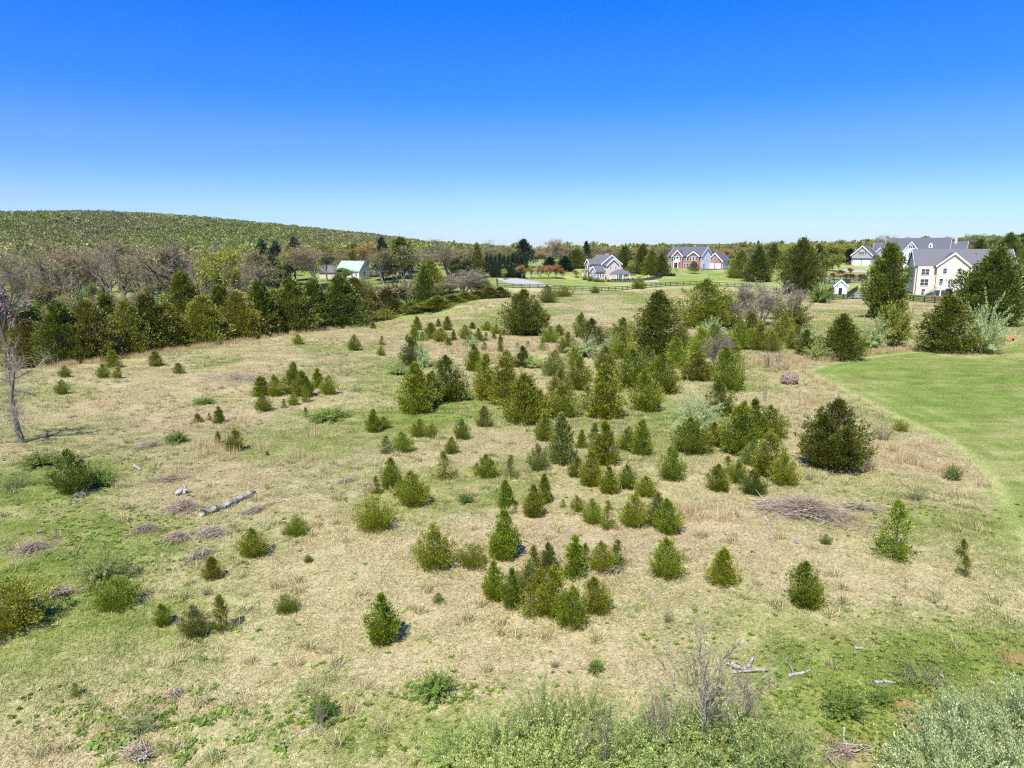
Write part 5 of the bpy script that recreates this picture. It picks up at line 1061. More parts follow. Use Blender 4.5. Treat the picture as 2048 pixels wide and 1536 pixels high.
def old_tree():
    k = .00504; LM = [ # limb outlines from the foot (sideways, up, depth), radius at both ends
     ([(290, 1255, 0), (252, 1080, 0), (238, 960, .1), (225, 730, .1)], .19, .13), ([(225, 735, .1), (300, 590, -.3), (380, 430, -.6), (435, 310, -.8), (520, 230, -1.0)], .10, .02), ([(390, 410, -.6), (500, 350, -.3), (600, 295, 0), (690, 190, .2), (740, 150, .3)], .045, .008),
     ([(222, 740, .1), (205, 610, .4), (140, 520, .7), (60, 475, 1.0), (-60, 500, 1.3)], .10, .02), ([(120, 500, .8), (150, 410, .6), (215, 330, .4), (225, 220, .3), (260, 190, .2), (330, 90, .1), (370, 10, 0)], .05, .008), ([(225, 220, .3), (190, 100, .5), (160, 0, .6)], .03, .006),
     ([(240, 225, .3), (300, 270, 0), (380, 320, -.4)], .025, .006), ([(210, 735, .1), (130, 720, .6), (60, 680, 1.0), (0, 690, 1.3)], .04, .008), ([(240, 765, .1), (300, 760, -.4), (380, 765, -.9), (450, 740, -1.3)], .035, .008), ([(320, 560, -.4), (430, 620, .2), (480, 690, .6)], .025, .006),
     ([(260, 800, 0), (340, 850, -.5), (420, 910, -.9), (530, 970, -1.2)], .03, .008), ([(60, 475, 1.0), (70, 420, 1.2), (30, 380, 1.3)], .02, .006), ([(435, 310, -.8), (480, 270, -.5), (500, 170, -.3)], .02, .006), ([(215, 860, .1), (130, 880, .5), (80, 890, .9)], .03, .008), ([(230, 960, .1), (180, 1000, -.4), (130, 990, -.8)], .02, .006)]
    p = at(45, 886); t = thing('bare_tree', 'bare grey tree with pale upper limbs at the left edge', 'tree', p); r = np.random.RandomState(3); lo, hi, tw = [], [], []
    for pts, r0, r1 in LM:
        P = np.array([((x - 290) * k, d, (1250 - y) * k) for x, y, d in pts]); n = len(P) - 1
        for i in range(n):
            a, b = P[i], P[i + 1]; m = 3
            for j in range(m):
                q0, q1 = i + j / m, i + (j + 1) / m; s = (*(a + (b - a) * j / m), *(a + (b - a) * (j + 1) / m), r0 + (r1 - r0) * (q0 / n) ** .7, r0 + (r1 - r0) * (q1 / n) ** .7); (lo if r0 > .09 else hi).append(s)
                for _ in range(7 if r0 < .12 else 12):
                    c = a + (b - a) * (j + r.rand()) / m; d = unit(r.normal(size=3) + np.array([0, 0, .3])); l = r.uniform(.2, .75); e = c + d * l; f2 = e + unit(d + r.normal(size=3) * .6) * l * .6; tw += [(*c, *e, .009, .006), (*e, *f2, .006, .003)]
    for nm, sg, mt in (('trunk', lo, BARK), ('limb', hi, BARK_PALE), ('crown', tw, TWIG_GREY)):
        sg = [(*q[:6], q[6] * 1.35, q[7] * 1.35) if nm == 'limb' else q for q in sg]; V, F = tubes(sg, 7 if nm == 'trunk' else 5 if nm == 'limb' else 3); link(nm, mesh_np('old_tree_' + nm, V, [F], mt, nm != 'crown'), t)
old_tree()
for u, v, hh, ww, kind, lab, tw in ((1433, 742, 88, 48, 'thicket', 'dense grey bare shrub at the right end of the thicket', TWIG_GREY), (1520, 652, 104, 96, 'thicket', 'broad grey bare tree behind the thicket on the right', TWIG_GREY), (1560, 640, 84, 70, 'wide', 'second grey bare tree behind the thicket on the right', TWIG_GREY), (1602, 654, 82, 60, 'dead', 'small crooked bare tree left of the small white shed', TWIG_GREY), (1488, 660, 70, 60, 'thicket', 'low grey bare tree beside the broad domed cedar', TWIG_GREY), (1540, 736, 36, 46, 'sapling', 'low grey twigs at the meadow edge', TWIG_GREY), (1668, 724, 22, 30, 'sapling', 'low dry twigs before the broad dark cedar', TWIG)):
    put(bare, u, v, hh, ww, kind, lab, None, 'bare_tree' if 'tree' in lab else 'bare_shrub', 'tree' if 'tree' in lab else 'shrub', twig=tw)

# ------------------------------------------------------------------ brush piles, log, sticks
STICK = leaf_mat('dry_sticks', [(.17, .13, .08), (.26, .205, .135), (.35, .285, .195), (.46, .39, .285)], .0, .05, .0)
def pile(p, L, D, H, rz, label, seed, n=420, big=9, mat=None):
    """Heap of cut brush: fine sticks lying every way, some bigger pale branches on top."""
    r = np.random.RandomState(seed); t = thing('brush_pile', label, 'brush pile', p, rz); n = int(n * .62)
    a = r.rand(n) * 6.283; H = H * .68; q = np.abs(r.normal(0, .62, n)); lob = 1 + .35 * np.sin(a * 3 + seed) + .2 * np.sin(a * 5 + seed * 2); q *= lob; x = np.cos(a) * q * L / 2; y = np.sin(a) * q * D / 2; z = H * np.exp(-q * q * 1.6) * r.rand(n) ** .6 + .02
    az = r.normal(.2, 1.1, n); el = r.normal(.12, .32, n); ln = r.uniform(.4, 1.6, n) * min(1.0, .22 + L / 5)
    d = np.stack([np.cos(az) * np.cos(el), np.sin(az) * np.cos(el), np.sin(el)], -1) * (ln / 2)[:, None]; c = np.stack([x, y, z], -1); k = r.normal(0, .06, (n, 3)) * ln[:, None]
    rr = r.uniform(.0035, .010, n); A, B, M = c - d, c + d, c + k
    A[:, 2] = np.maximum(A[:, 2], .0); B[:, 2] = np.maximum(B[:, 2], .0)
    seg = np.vstack([np.column_stack([A, M, rr, rr * .8]), np.column_stack([M, B, rr * .8, rr * .4])])
    V, F = tubes(seg, 3); o = link('twigs', mesh_np('pile_twigs', V, [F], mat or STICK), t); o['kind'] = 'stuff'
    for i in range(big):
        a = r.rand() * 6.28; q = r.rand() ** .5 * .8; c = np.array([math.cos(a) * q * L / 2, math.sin(a) * q * D / 2, H * (1 - q) * .8 + .08]); az = r.normal(.2, .7); l = r.uniform(.5, 1.1) * min(1.5, L * .26); e = r.normal(.04, .08)
        dv = np.array([math.cos(az) * math.cos(e), math.sin(az) * math.cos(e), math.sin(e)]) * l; rad = r.uniform(.010, .022); m = c + r.normal(0, .06, 3)
        sg = [(*(c - dv), *m, rad, rad * .85), (*m, *(c + dv), rad * .85, rad * .4), (*m, *(m + np.array([dv[1], -dv[0], .25]) * .4), rad * .6, rad * .25)]
        Vb, Fb = tubes(sg, 5); link('branch', mesh_np('pile_branch', Vb, [Fb], BARK_PALE, True), t)
    return t
PILES = [ # left end, right end (photo column,row), depth px rows, height m, label, sticks
 ((395, 752), (562, 768), 26, .7, 'long low brush pile on the left crest', 900, 16), ((268, 902), (338, 884), 16, .4, 'small heap of pale sticks in the tan grass', 420, 12), ((290, 966), (388, 956), 18, .35, 'thin brush heap above the fallen log', 420, 8),
 ((322, 1028), (408, 1012), 30, .65, 'big purple grey brush heap at the log end', 800, 10), ((480, 1032), (532, 1018), 14, .4, 'brush heap right of the fallen log', 420, 5), ((254, 1068), (326, 1058), 12, .35, 'dark brush heap left below the log', 420, 5),
 ((324, 1086), (386, 1072), 22, .5, 'pale brush heap below the log', 500, 9), ((382, 1076), (462, 1068), 34, .55, 'brown brush heap right below the log', 700, 8), ((366, 1132), (432, 1098), 16, .35, 'long sticks trailing below the brown brush heap', 260, 10),
 ((10, 1112), (120, 1088), 26, .35, 'faded dry brush bed at the left edge', 520, 5), ((70, 1206), (160, 1184), 22, .55, 'grey stick pile by the left edge cedar', 420, 14), ((1512, 1012), (1722, 1048), 48, 1.0, 'large brush pile right of centre with pale trunks', 2600, 34), ((1672, 1012), (1770, 1026), 14, .3, 'flat brush heap behind the large brush pile', 420, 8),
 ((1650, 952), (1705, 940), 12, .3, 'broken branches under the big round cedar', 120, 9), ((675, 970), (720, 956), 8, .25, 'low stick heap left of mid meadow', 160, 5), ((330, 1398), (368, 1388), 10, .22, 'small dry thatch heap at the lower left', 220, 3), ((255, 1490), (300, 1530), 30, .4, 'grey sticks beside the bottom left weeds', 260, 9), ((1640, 1530), (1730, 1500), 22, .3, 'pale splintered branches at the bottom right', 160, 10), ((1180, 1148), (1260, 1142), 8, .25, 'dry brush under the loose row of cedars', 220, 3), ((720, 1005), (760, 960), 4, .1, 'few dry twigs by the wispy cedar', 60, 2), ((145, 1000), (180, 985), 8, .3, 'snapped branches at the foot of the big dark cedar', 120, 5)]
PE = at_many([q[0] for q in PILES] + [q[1] for q in PILES]); PD = at_many([((q[0][0] + q[1][0]) / 2, (q[0][1] + q[1][1]) / 2 - q[2] / 2) for q in PILES]); PC = at_many([((q[0][0] + q[1][0]) / 2, (q[0][1] + q[1][1]) / 2 + q[2] / 2) for q in PILES])
for i, q in enumerate(PILES):
    a, b = PE[i], PE[len(PILES) + i]; d = b - a; c = (a + b) / 2; c[2] = hz(c[0], c[1])
    pile(c, float(np.hypot(d[0], d[1])), max(.5, .75 * float(np.hypot(*(PD[i] - PC[i])[:2]))), q[3], math.atan2(d[1], d[0]), q[4], 400 + i, q[5], q[6])
def log_thing(name, label, px, radii, mat, seed, stubs=0, lift=None):
    P = at_many(px); o = P[0]; t = thing(name, label, 'log' if 'log' in name else 'branch', o); r = np.random.RandomState(seed); pts = []
    for a, b in zip(P[:-1], P[1:]):
        for k in range(4): pts.append(a + (b - a) * k / 4)
    pts.append(P[-1]); pts = np.array(pts) - o; R = np.interp(np.linspace(0, 1, len(pts)), np.linspace(0, 1, len(radii)), radii) * r.uniform(.85, 1.15, len(pts))
    pts[:, 2] += R * .85 + (0 if lift is None else np.linspace(0, lift, len(pts))); pts[1:-1] += r.normal(0, .25, (len(pts) - 2, 3)) * R[1:-1, None]
    seg = [(*pts[i], *pts[i + 1], R[i], R[i + 1]) for i in range(len(pts) - 1)]; V, F = tubes(seg, 9); m = MB(); m.V = [tuple(v) for v in V]; m.F = {4: F.tolist()}
    for i, pp in ((0, pts[0]), (len(pts) - 1, pts[-1])):
        ring = list(range(9)) if i == 0 else list(range(len(V) - 9, len(V))); m.F.setdefault(9, []).append(ring)
    link('trunk', mesh_np('log_trunk', m.V, list(m.F.values()), mat, True), t)
    for k in range(stubs):
        i = r.randint(1, len(pts) - 1); d = np.array([r.normal(), r.normal(), .35]); d /= np.linalg.norm(d); l = r.uniform(.15, .4)
        Vs, Fs = tubes([(*pts[i], *(pts[i] + d * l), R[i] * .5, R[i] * .2)], 6); link('stub', mesh_np('log_stub', Vs, [Fs], BARK_DARK if k % 2 else BARK_PALE), t)
    return t
LOGMAT = surf('weathered_log', (.50, .46, .41), (.12, .10, .085), 2.2, .95, .5)
log_thing('fallen_log', 'long weathered pale and dark fallen log on the left slope', [(404, 1032), (440, 1020), (475, 1004), (510, 988)], [.17, .16, .15, .10], LOGMAT, 1, 7)
log_thing('fallen_log', 'short rotten stump piece above the log', [(358, 990), (378, 986)], [.22, .16], LOGMAT, 2, 5)
STX = [([(547, 1008), (570, 1001), (590, 1001)], 'pale curved branch right of the fallen log', .05), ([(1457, 1332), (1480, 1341), (1492, 1346)], 'pale forked dead branch lower right of centre', .07), ([(1492, 1346), (1500, 1332), (1506, 1322)], 'white upright fork of the dead branch lower right of centre', .06), ([(1460, 1347), (1492, 1347), (1535, 1347)], 'thin white stick under the forked branch', .04),
       ([(1575, 1355), (1600, 1348), (1622, 1341)], 'straight white stick lying in green ground cover', .05), ([(1425, 1382), (1438, 1376), (1452, 1379)], 'short white bent stick by the bare saplings', .06), ([(1745, 1367), (1770, 1364), (1790, 1366)], 'grey stick at the briar edge lower right', .05), ([(1688, 1458), (1687, 1480), (1694, 1502), (1712, 1525)], 'curved white branch below the green bush', .03), ([(1880, 1350), (1888, 1358)], 'short white stick among green briars', .05), ([(1815, 1425), (1828, 1438)], 'thin pale stick left of the right shrub mass', .04), ([(1708, 1298), (1735, 1299)], 'short grey stick on the lower right meadow', .05),
       ([(560, 1490), (600, 1466), (640, 1452)], 'long grey dead branch at the bottom left', .035), ([(590, 1428), (612, 1432)], 'small white curved twig on red soil', .03), ([(165, 980), (172, 992)], 'white stick at the foot of the big dark cedar', .06), ([(148, 1005), (170, 997)], 'grey stick left of the thin brush heap', .05), ([(270, 935), (282, 941)], 'short pale log above the brush heaps', .09), ([(1590, 1087), (1604, 1086)], 'small white scrap of wood below the large brush pile', .06), ([(1500, 968), (1530, 1005), (1560, 1040)], 'long pale trunk on the left of the large brush pile', .06), ([(1530, 1035), (1545, 1065), (1555, 1078)], 'pale pole lying out of the large brush pile', .045), ([(72, 1068), (92, 1062)], 'white stub in the dry brush bed', .06), ([(1300, 1300), (1318, 1312)], 'thin pale stalk lying right of centre', .02), ([(700, 1330), (715, 1352)], 'thin pale stalk right of the red soil patch', .02)]
for i, (px, lab, r0) in enumerate(STX): log_thing('dead_branch', lab, px, [r0, r0 * .8, r0 * .5], BARK_PALE, 30 + i, 1 if r0 > .045 else 0, .12 if 'fork' in lab else None)
p = at(1578, 768); t = thing('brush_ball', 'round tan tumble of dry brush at the lawn corner', 'brush pile', p)
r = np.random.RandomState(77); n = 900; R = wide(p, 17); dv = rand_unit(r, n); c = dv * (R * r.uniform(.55, 1.0, n))[:, None] * np.array([1.1, 1.0, .8]) + np.array([0, 0, R * .7]); tg = unit(np.cross(dv, rand_unit(r, n))) * .28
c[:, 2] = np.maximum(c[:, 2], .02); V, F = tubes(np.column_stack([c - tg, c + tg, np.full(n, .016), np.full(n, .01)]), 3)
link('stalks', mesh_np('ball_stalks', V, [F], leaf_mat('dry_straw', [(.38, .27, .18), (.50, .38, .27), (.55, .45, .34)], .05)), t)['kind'] = 'stuff'

# ------------------------------------------------------------------ ground plants nobody could count
M_DRY = leaf_mat('dry_grass', [(.40, .29, .14), (.52, .40, .21), (.60, .47, .27)], .25, .05)
TALL = [blades_mesh('dry_tuft', 60, .28, .45, .95, .010, 16, 500 + i, M_DRY) for i in range(3)]
def line_pts(px, per, spread, r):
    P = at_many(px); out = []
    for a, b in zip(P[:-1], P[1:]):
        n = max(1, int(np.linalg.norm(b - a) * per)); f = r.rand(n, 1); out.append((a + (b - a) * f)[:, :2] + r.normal(0, spread, (n, 2)))
    return np.vstack(out)
r = np.random.RandomState(9); G = []
G.append(line_pts([(1604, 742), (1640, 762), (1690, 785)], 3, .5, r)); G.append(line_pts([(1480, 722), (1560, 716), (1640, 728)], 5, 1.2, r)); G.append(line_pts([(1640, 724), (1720, 712), (1800, 702), (1850, 698)], 5, .7, r))
G.append(line_pts([(1010, 608), (960, 616), (900, 628), (850, 640)], 3, 1.0, r)); G.append(line_pts([(1380, 755), (1420, 752)], 4, .6, r))
cr_ = np.array([crest_point(u, 1.0) for u in range(95, 840, 15)]); f = r.randint(0, len(cr_), 420); G.append(cr_[f][:, :2] + r.normal(0, 1.2, (420, 2)))
for u, v, n, sx, sy in ((1390, 1035, 14, 1.6, .8), (1000, 700, 90, 6, 3), (1560, 730, 70, 3, 2), (1830, 930, 30, 2.2, 2), (1640, 800, 24, 2, 4), (450, 900, 24, 3, 2), (1950, 670, 60, 5, 2), (1740, 665, 90, 8, 4)):
    P = at(u, v); G.append(P[:2] + r.normal(size=(n, 2)) * [sx, sy])
G = np.vstack(G); G = G[ground_mix(G[:, 0], G[:, 1])[:, 2] < .35]; n = len(G); s = r.uniform(.55, 1.15, n)
scatter('tall_dry_grass', np.column_stack([G, height(G[:, 0], G[:, 1])]), r.rand(n) * 6.28, np.column_stack([s * 1.3, s * 1.3, s]), r.randint(0, 3, n), TALL)
def rosette(name, n, size, lift, seed, mat):
    r = np.random.RandomState(seed); a = np.arange(n) * 2.4 + r.rand(n); el = r.uniform(.15, lift, n); D = np.column_stack([np.cos(a) * np.cos(el), np.sin(a) * np.cos(el), np.sin(el)]); L = size * r.uniform(.6, 1.2, n)
    P = r.normal(0, size * .5, (n, 3)) * [1, 1, 0] + [0, 0, .02]; S = unit(np.cross(D, [0, 0, 1.])) * (L * .34)[:, None]
    V = np.stack([P, P + D * L[:, None] * .5 + S, P + D * L[:, None] - [0, 0, size * .1], P + D * L[:, None] * .5 - S], 1).reshape(-1, 3); return mesh_np(name, V, [np.arange(n)[:, None] * 4 + np.arange(4)[None]], mat)
WEED = [rosette('broad_leaf', 14, .20, .7, 600, FOL['weed']), rosette('briar_leaf', 60, .07, 1.3, 601, FOL['weed']), rosette('briar_leaf', 70, .06, 1.3, 602, FOL['spring']), rosette('broad_leaf', 10, .14, .9, 603, FOL['silvergreen'])]
Wp, Wv = [], []
for u, v, n, sx, sy, var in ((90, 930, 160, 4, 2.5, (1, 2)), (110, 1010, 190, 4, 2, (1, 2)), (230, 1050, 150, 2.2, 1.2, (1, 2)), (120, 1130, 80, 3, 1.5, (0, 0, 1)), (330, 1060, 60, 2, 1, (1, 2)), (60, 870, 80, 3, 2, (0, 1)), (330, 1120, 60, 2, .8, (1, 2)), (180, 1080, 30, 1.2, .6, (0,)), (120, 1200, 40, 1.5, .5, (0, 1)), (60, 1420, 60, 1.5, .5, (2,)),
                             (1560, 1335, 110, 2.4, .9, (1, 2)), (1850, 1345, 160, 2.6, .9, (1, 2)), (1700, 1450, 200, 1.7, .8, (1, 1, 2)), (1760, 1395, 90, 1.6, .5, (1,)), (1960, 1290, 130, 2.2, 1.2, (1, 2)), (880, 1385, 60, .8, .3, (1,)), (300, 1440, 110, 1.5, .5, (0, 1, 1)), (960, 1480, 130, 1.5, .6, (1, 2)), (620, 1440, 50, .8, .4, (1,)), (330, 1500, 40, 1.2, .4, (0, 3)), (1790, 1480, 110, 1.2, .5, (1, 1, 2)),
                             (900, 835, 120, 4, 2, (1, 2)), (1330, 855, 90, 4, 2, (1, 2)), (1830, 1020, 60, 2.4, 1.2, (1,)), (670, 850, 50, 3, 1.5, (1, 3)), (1700, 960, 30, 2, 1, (1, 3)), (1100, 1250, 90, 9, 4, (1, 3)), (600, 1380, 90, 5, 2, (1, 3)), (1500, 1250, 70, 5, 2, (1, 3)), (1000, 1000, 70, 12, 6, (1, 3)), (500, 950, 60, 9, 5, (1, 3))):
    P = at(u, v); Wp.append(P[:2] + r.normal(size=(n, 2)) * [sx, sy]); Wv.append(r.choice(var, n))
Wp = np.vstack(Wp); Wv = np.concatenate(Wv); n = len(Wp); s = r.uniform(.4, 1.05, n)
scatter('weeds', np.column_stack([Wp, height(Wp[:, 0], Wp[:, 1])]), r.rand(n) * 6.28, np.column_stack([s, s, s]), Wv, WEED)

# ------------------------------------------------------------------ woods behind the crest, one tree at a time
KIND = {'wide': ('wide bare tree', None, None, None), 'forked': ('forked bare tree', None, None, None), 'upright': ('upright bare tree', None, None, None), 'buds': ('rusty budding tree', None, None, None), 'slender': ('slender bare tree', None, None, None)}
TREES = [ # column, distance, top row, width px, builder, label, options
 (20, 118, 468, 120, 'upright', 'tall dark trunked bare tree at the left edge of the wood', dict(bark=BARK_DARK)), (105, 160, 476, 120, 'forked', 'leaning dark forked bare tree in the left wood', dict(bark=BARK_DARK)), (60, 175, 470, 120, 'wide', 'wide bare tree between the two dark trunks of the left wood', {}),
 (165, 185, 486, 90, 'buds', 'rusty budding tree in the left wood', {}), (215, 195, 478, 100, 'wide', 'tall wide bare tree above the tawny cedar', {}), (248, 180, 470, 110, 'forked', 'broad forked bare tree above the cedar row', {}), (300, 190, 494, 90, 'slender', 'slender bare tree left of the large spreading tree', {}), (352, 178, 470, 170, 'wide', 'largest spreading bare tree above the cedar row', dict(bark=BARK_DARK)),
 (425, 200, 500, 80, 'slender', 'slender grey tree left of the lime green tree', {}), (464, 172, 482, 92, 'leafy', 'lime green leafing tree above the cedar row', dict(leafmat=FOL['lime'], bark=BARK_DARK)), (582, 235, 495, 50, 'leafing', 'yellow green tree beside the tall dark pines', dict(leafmat=FOL['lime'])), (632, 225, 482, 100, 'buds', 'pinkish bare tree with pale trunk left of the white cottage', dict(bark=BARK_PALE)), (655, 245, 478, 50, 'leafing', 'yellow tipped tree behind the white cottage', dict(leafmat=FOL['lime'])),
 (690, 243, 535, 40, 'small', 'small leafing tree in front of the white cottage', dict(leafmat=FOL['spring'])), (738, 262, 482, 60, 'leafing', 'orange tipped tree right of the white cottage', dict(leafmat=FOL['orange'])), (768, 240, 492, 60, 'slender', 'pale stemmed slender tree right of the cottage', dict(bark=BARK_PALE)), (862, 250, 474, 110, 'wide', 'large grey bare tree right of the tall green pine', {}), (905, 245, 486, 80, 'upright', 'upright grey bare tree before the arborvitae row', {}), (880, 205, 540, 70, 'thicket', 'grey twiggy tree in the hollow', dict(twig=TWIG_GREY)), (925, 200, 528, 80, 'thicket', 'broad grey twiggy tree at the hollow', dict(twig=TWIG_GREY)), (960, 198, 540, 60, 'thicket', 'low grey twiggy tree left of the fence corner', dict(twig=TWIG_GREY)),
 (815, 190, 530, 60, 'snag', 'bare pale snag in the hollow', dict(bark=BARK_PALE)), (840, 186, 560, 24, 'snag', 'broken pale trunk in the hollow', dict(bark=BARK_PALE)), (772, 252, 535, 40, 'small', 'mauve blossoming tree right of the cottage', dict(leafmat=FOL['mauve'])), (797, 256, 530, 36, 'small', 'second mauve blossoming tree right of the cottage', dict(leafmat=FOL['mauve'])), (4, 140, 560, 60, 'small', 'purple blossoming tree at the left edge', dict(leafmat=FOL['mauve'])), (955, 262, 486, 40, 'upright', 'bare tree over the arborvitae row', {}), (985, 300, 478, 50, 'wide', 'bare tree right of the arborvitae row', {}), (1103, 310, 474, 36, 'buds', 'lone pinkish tree on the skyline left of the gabled house', {}),
 (1655, 350, 482, 60, 'leafy', 'yellow green round tree left of the grey garage', dict(leafmat=FOL['lime'])), (1690, 345, 484, 54, 'leafy', 'second yellow green tree left of the grey garage', dict(leafmat=FOL['lime'])), (1725, 352, 482, 50, 'leafy', 'yellow green tree behind the grey garage', dict(leafmat=FOL['lime'])), (1762, 375, 466, 34, 'buds', 'pink budding tree on the skyline behind the grey wing', {}), (1745, 360, 490, 50, 'small', 'rust red tree behind the grey garage', dict(leafmat=FOL['red'])), (1812, 390, 474, 26, 'small', 'red treetop above the long slate roof', dict(leafmat=FOL['red'])), (1876, 385, 474, 34, 'leafing', 'tan treetop right of the long slate roof', dict(leafmat=FOL['tan'])),
 (1550, 340, 480, 50, 'leafing', 'pale green tree on the skyline behind the board fence', dict(leafmat=FOL['spring'])), (1580, 330, 484, 40, 'leafy', 'yellow tree behind the tall broad cedar', dict(leafmat=FOL['lime'])), (1665, 285, 508, 18, 'small', 'left of two young green lawn trees', dict(leafmat=FOL['lime'])), (1677, 283, 506, 18, 'small', 'right of two young green lawn trees', dict(leafmat=FOL['lime'])), (1398, 330, 502, 30, 'small', 'dark green tree right of the brick house roof', dict(leafmat=FOL['weed'])), (1455, 330, 500, 34, 'leafing', 'rusty tree right of the brick garage', dict(leafmat=FOL['orange'])), (1353, 285, 536, 16, 'sapling', 'thin bare sapling on the brick house lawn', {}), (1008, 255, 537, 12, 'small', 'small lime green tree by the grey road', dict(leafmat=FOL['lime'])), (1262, 270, 520, 14, 'small', 'lime green conical tree right of the gazebo', dict(leafmat=FOL['lime'])),
]
for u, y, vt, w, kind, lab, op in TREES:
    p = on_y(u, y); bare(p, tall(p, vrow(p) - vt), wide(p, w), kind, lab, None, 'leafing_tree' if kind in ('leafy', 'leafing', 'small') else 'bare_tree', **op)
EVG = [ # column, distance, top row, width, habit, tone, label
 (528, 245, 478, 46, 'tallpine', 'pine', 'left of the three tall dark pines'), (556, 242, 482, 44, 'tallpine', 'pine', 'middle of the three tall dark pines'), (592, 250, 474, 44, 'tallpine', 'pine', 'right of the three tall dark pines'), (545, 235, 510, 60, 'bigcone', 'pine', 'broad dark pine under the tall pines'), (710, 262, 486, 28, 'spire', 'dark', 'dark spire cedar behind the white cottage'), (766, 252, 474, 40, 'tallpine', 'pine', 'slim pine left of the large green pine'), (803, 258, 474, 66, 'tallpine', 'bright', 'large bright green pine on the skyline'), (955, 258, 486, 26, 'spire', 'dark', 'dark spire cedar left of the arborvitae row'), (910, 255, 500, 26, 'spire', 'dark', 'narrow cedar in the middle distance'),
 (1047, 300, 478, 44, 'tallpine', 'pine', 'dark skyline pine right of the arborvitae row'), (1172, 320, 482, 20, 'tallpine', 'pine', 'skyline pine behind the gabled house'), (1152, 300, 498, 44, 'bigcone', 'dark', 'dark cedar left behind the gabled house'), (1130, 285, 512, 36, 'bigcone', 'night', 'dark conifer left of the gabled house'), (1100, 290, 514, 30, 'bigcone', 'night', 'dark conifer behind the copper bushes'),
 (1248, 280, 492, 38, 'bigcone', 'dark', 'first dark cedar right of the gabled house'), (1284, 276, 488, 36, 'bigcone', 'dark', 'second dark cedar right of the gabled house'), (1302, 272, 500, 34, 'bigcone', 'olive', 'third dark cedar right of the gabled house'), (1322, 270, 506, 30, 'bigcone', 'dark', 'rightmost dark cedar before the brick house'), (1247, 268, 535, 20, 'egg', 'grey', 'blue green spruce by the gazebo'), (1215, 285, 525, 26, 'egg', 'olive', 'olive cedar behind the gabled house'),
 (1480, 262, 500, 44, 'bigcone', 'olive', 'olive cedar right of the brick garage'), (1470, 275, 505, 36, 'openpine', 'dark', 'open dark pine right of the white pickup'), (1515, 250, 492, 50, 'bigcone', 'dark', 'dark cedar behind the grey bare trees'), (1545, 300, 488, 40, 'bigcone', 'dark', 'far dark cedar left of the tall broad cedar'), (1635, 330, 488, 40, 'bigcone', 'dark', 'dark cedar left of the yellow green trees'), (1645, 300, 503, 36, 'bigcone', 'dark', 'dark cedar at the lawn edge left of the young green trees'), (1698, 335, 497, 30, 'bigcone', 'night', 'dark conifer behind the utility pole left of the garage'),
 (2012, 300, 466, 56, 'bigcone', 'dark', 'tall dark cedar at the foot of the right hill'), (1955, 330, 478, 40, 'bigcone', 'dark', 'dark cedar left at the foot of the right hill'), (2044, 340, 474, 50, 'bigcone', 'olive', 'olive cedar at the right edge by the hill'), (372, 150, 545, 50, 'bigcol', 'dark', 'dark cedar behind the tallest cedar of the row'), (775, 180, 575, 50, 'bigcone', 'brown', 'brownish cedar at the near side of the hollow'), (745, 172, 582, 44, 'bigcone', 'brown', 'brownish cedar right of the cedar row'), (850, 178, 530, 40, 'bigcone', 'dark', 'dark ivy clad tree in the hollow'), (862, 200, 520, 50, 'bigcone', 'olive', 'olive cedar behind the broken trunk'), (20, 140, 640, 60, 'bigbroad', 'olive', 'olive scrub tree at the left edge of the wood'), (85, 128, 650, 60, 'bigbroad', 'dark', 'dark scrub tree left of the cedar row')]
for u, y, vt, w, kind, tone, lab in EVG:
    p = on_y(u, y); h = tall(p, vrow(p) - vt); cedar(p, h, wide(p, w) * 1.05, kind, tone, lab, None, 'pine_tree' if 'pine' in kind else 'evergreen_tree')
ROW2 = [(790, 178, 598, 44), (825, 172, 604, 40), (875, 166, 592, 56), (905, 172, 590, 46), (930, 178, 585, 44), (955, 182, 582, 40), (978, 184, 574, 42), (1000, 186, 574, 34), (845, 168, 606, 44)]
for k, (u, y, vt, w) in enumerate(sorted(ROW2)):
    p = on_y(u, y); cedar(p, tall(p, vrow(p) - vt), wide(p, w) * 1.15, 'bigcone', ('dark', 'olive')[k % 2], '%s cedar, %s from left in the row along the hollow' % (('dark green', 'olive green')[k % 2], ORD[k]), 'cedar row along the hollow')
for k in range(16):
    p = on_y(922 + k * 8.6, 268 + k * 1.2); cedar(p, tall(p, vrow(p) - (506 + (k % 3) * 3)), wide(p, 13), 'spire', 'night', 'dark arborvitae spire, %s from left in the row by the grey road' % ORD[k], 'arborvitae screen row')
for k in range(9):
    p = on_y(985 + k * 7.5, 262); cedar(p, tall(p, vrow(p) - 531), wide(p, 12), 'egg', 'night', 'dark clipped hedge shrub, %s from left before the arborvitae row' % ORD[k], 'hedge by the grey road', 'hedge_shrub', 'shrub')
CB = [(1044, 258, 530, 18), (1062, 258, 532, 14), (1080, 258, 530, 18), (1097, 258, 530, 18), (1112, 258, 528, 20), (1124, 256, 536, 12), (1152, 262, 540, 14)]
for k, (u, y, vt, w) in enumerate(CB):
    p = on_y(u, y); b = BARE['small']; bare(p, tall(p, vrow(p) - vt), wide(p, w), 'small', '%s copper leaved tree from left by the grey road' % ORD[k], 'copper trees by the grey road', 'copper_tree', leafmat=FOL['orange'])
RB = sorted([(1666, 254), (1690, 252), (1704, 251), (1722, 250), (1728, 250), (1680, 266), (1700, 272)])
for k, (u, y) in enumerate(RB):
    p = on_y(u, y); bare(p, tall(p, 14), wide(p, 12), 'small', 'small reddish tree along the drive below the grey garage, %s from left' % ORD[k], 'reddish trees along the drive', 'small_tree', leafmat=FOL['red'])
LB = [(1340, 290, 6, 6), (1346, 290, 7, 7), (1352, 290, 6, 6)]
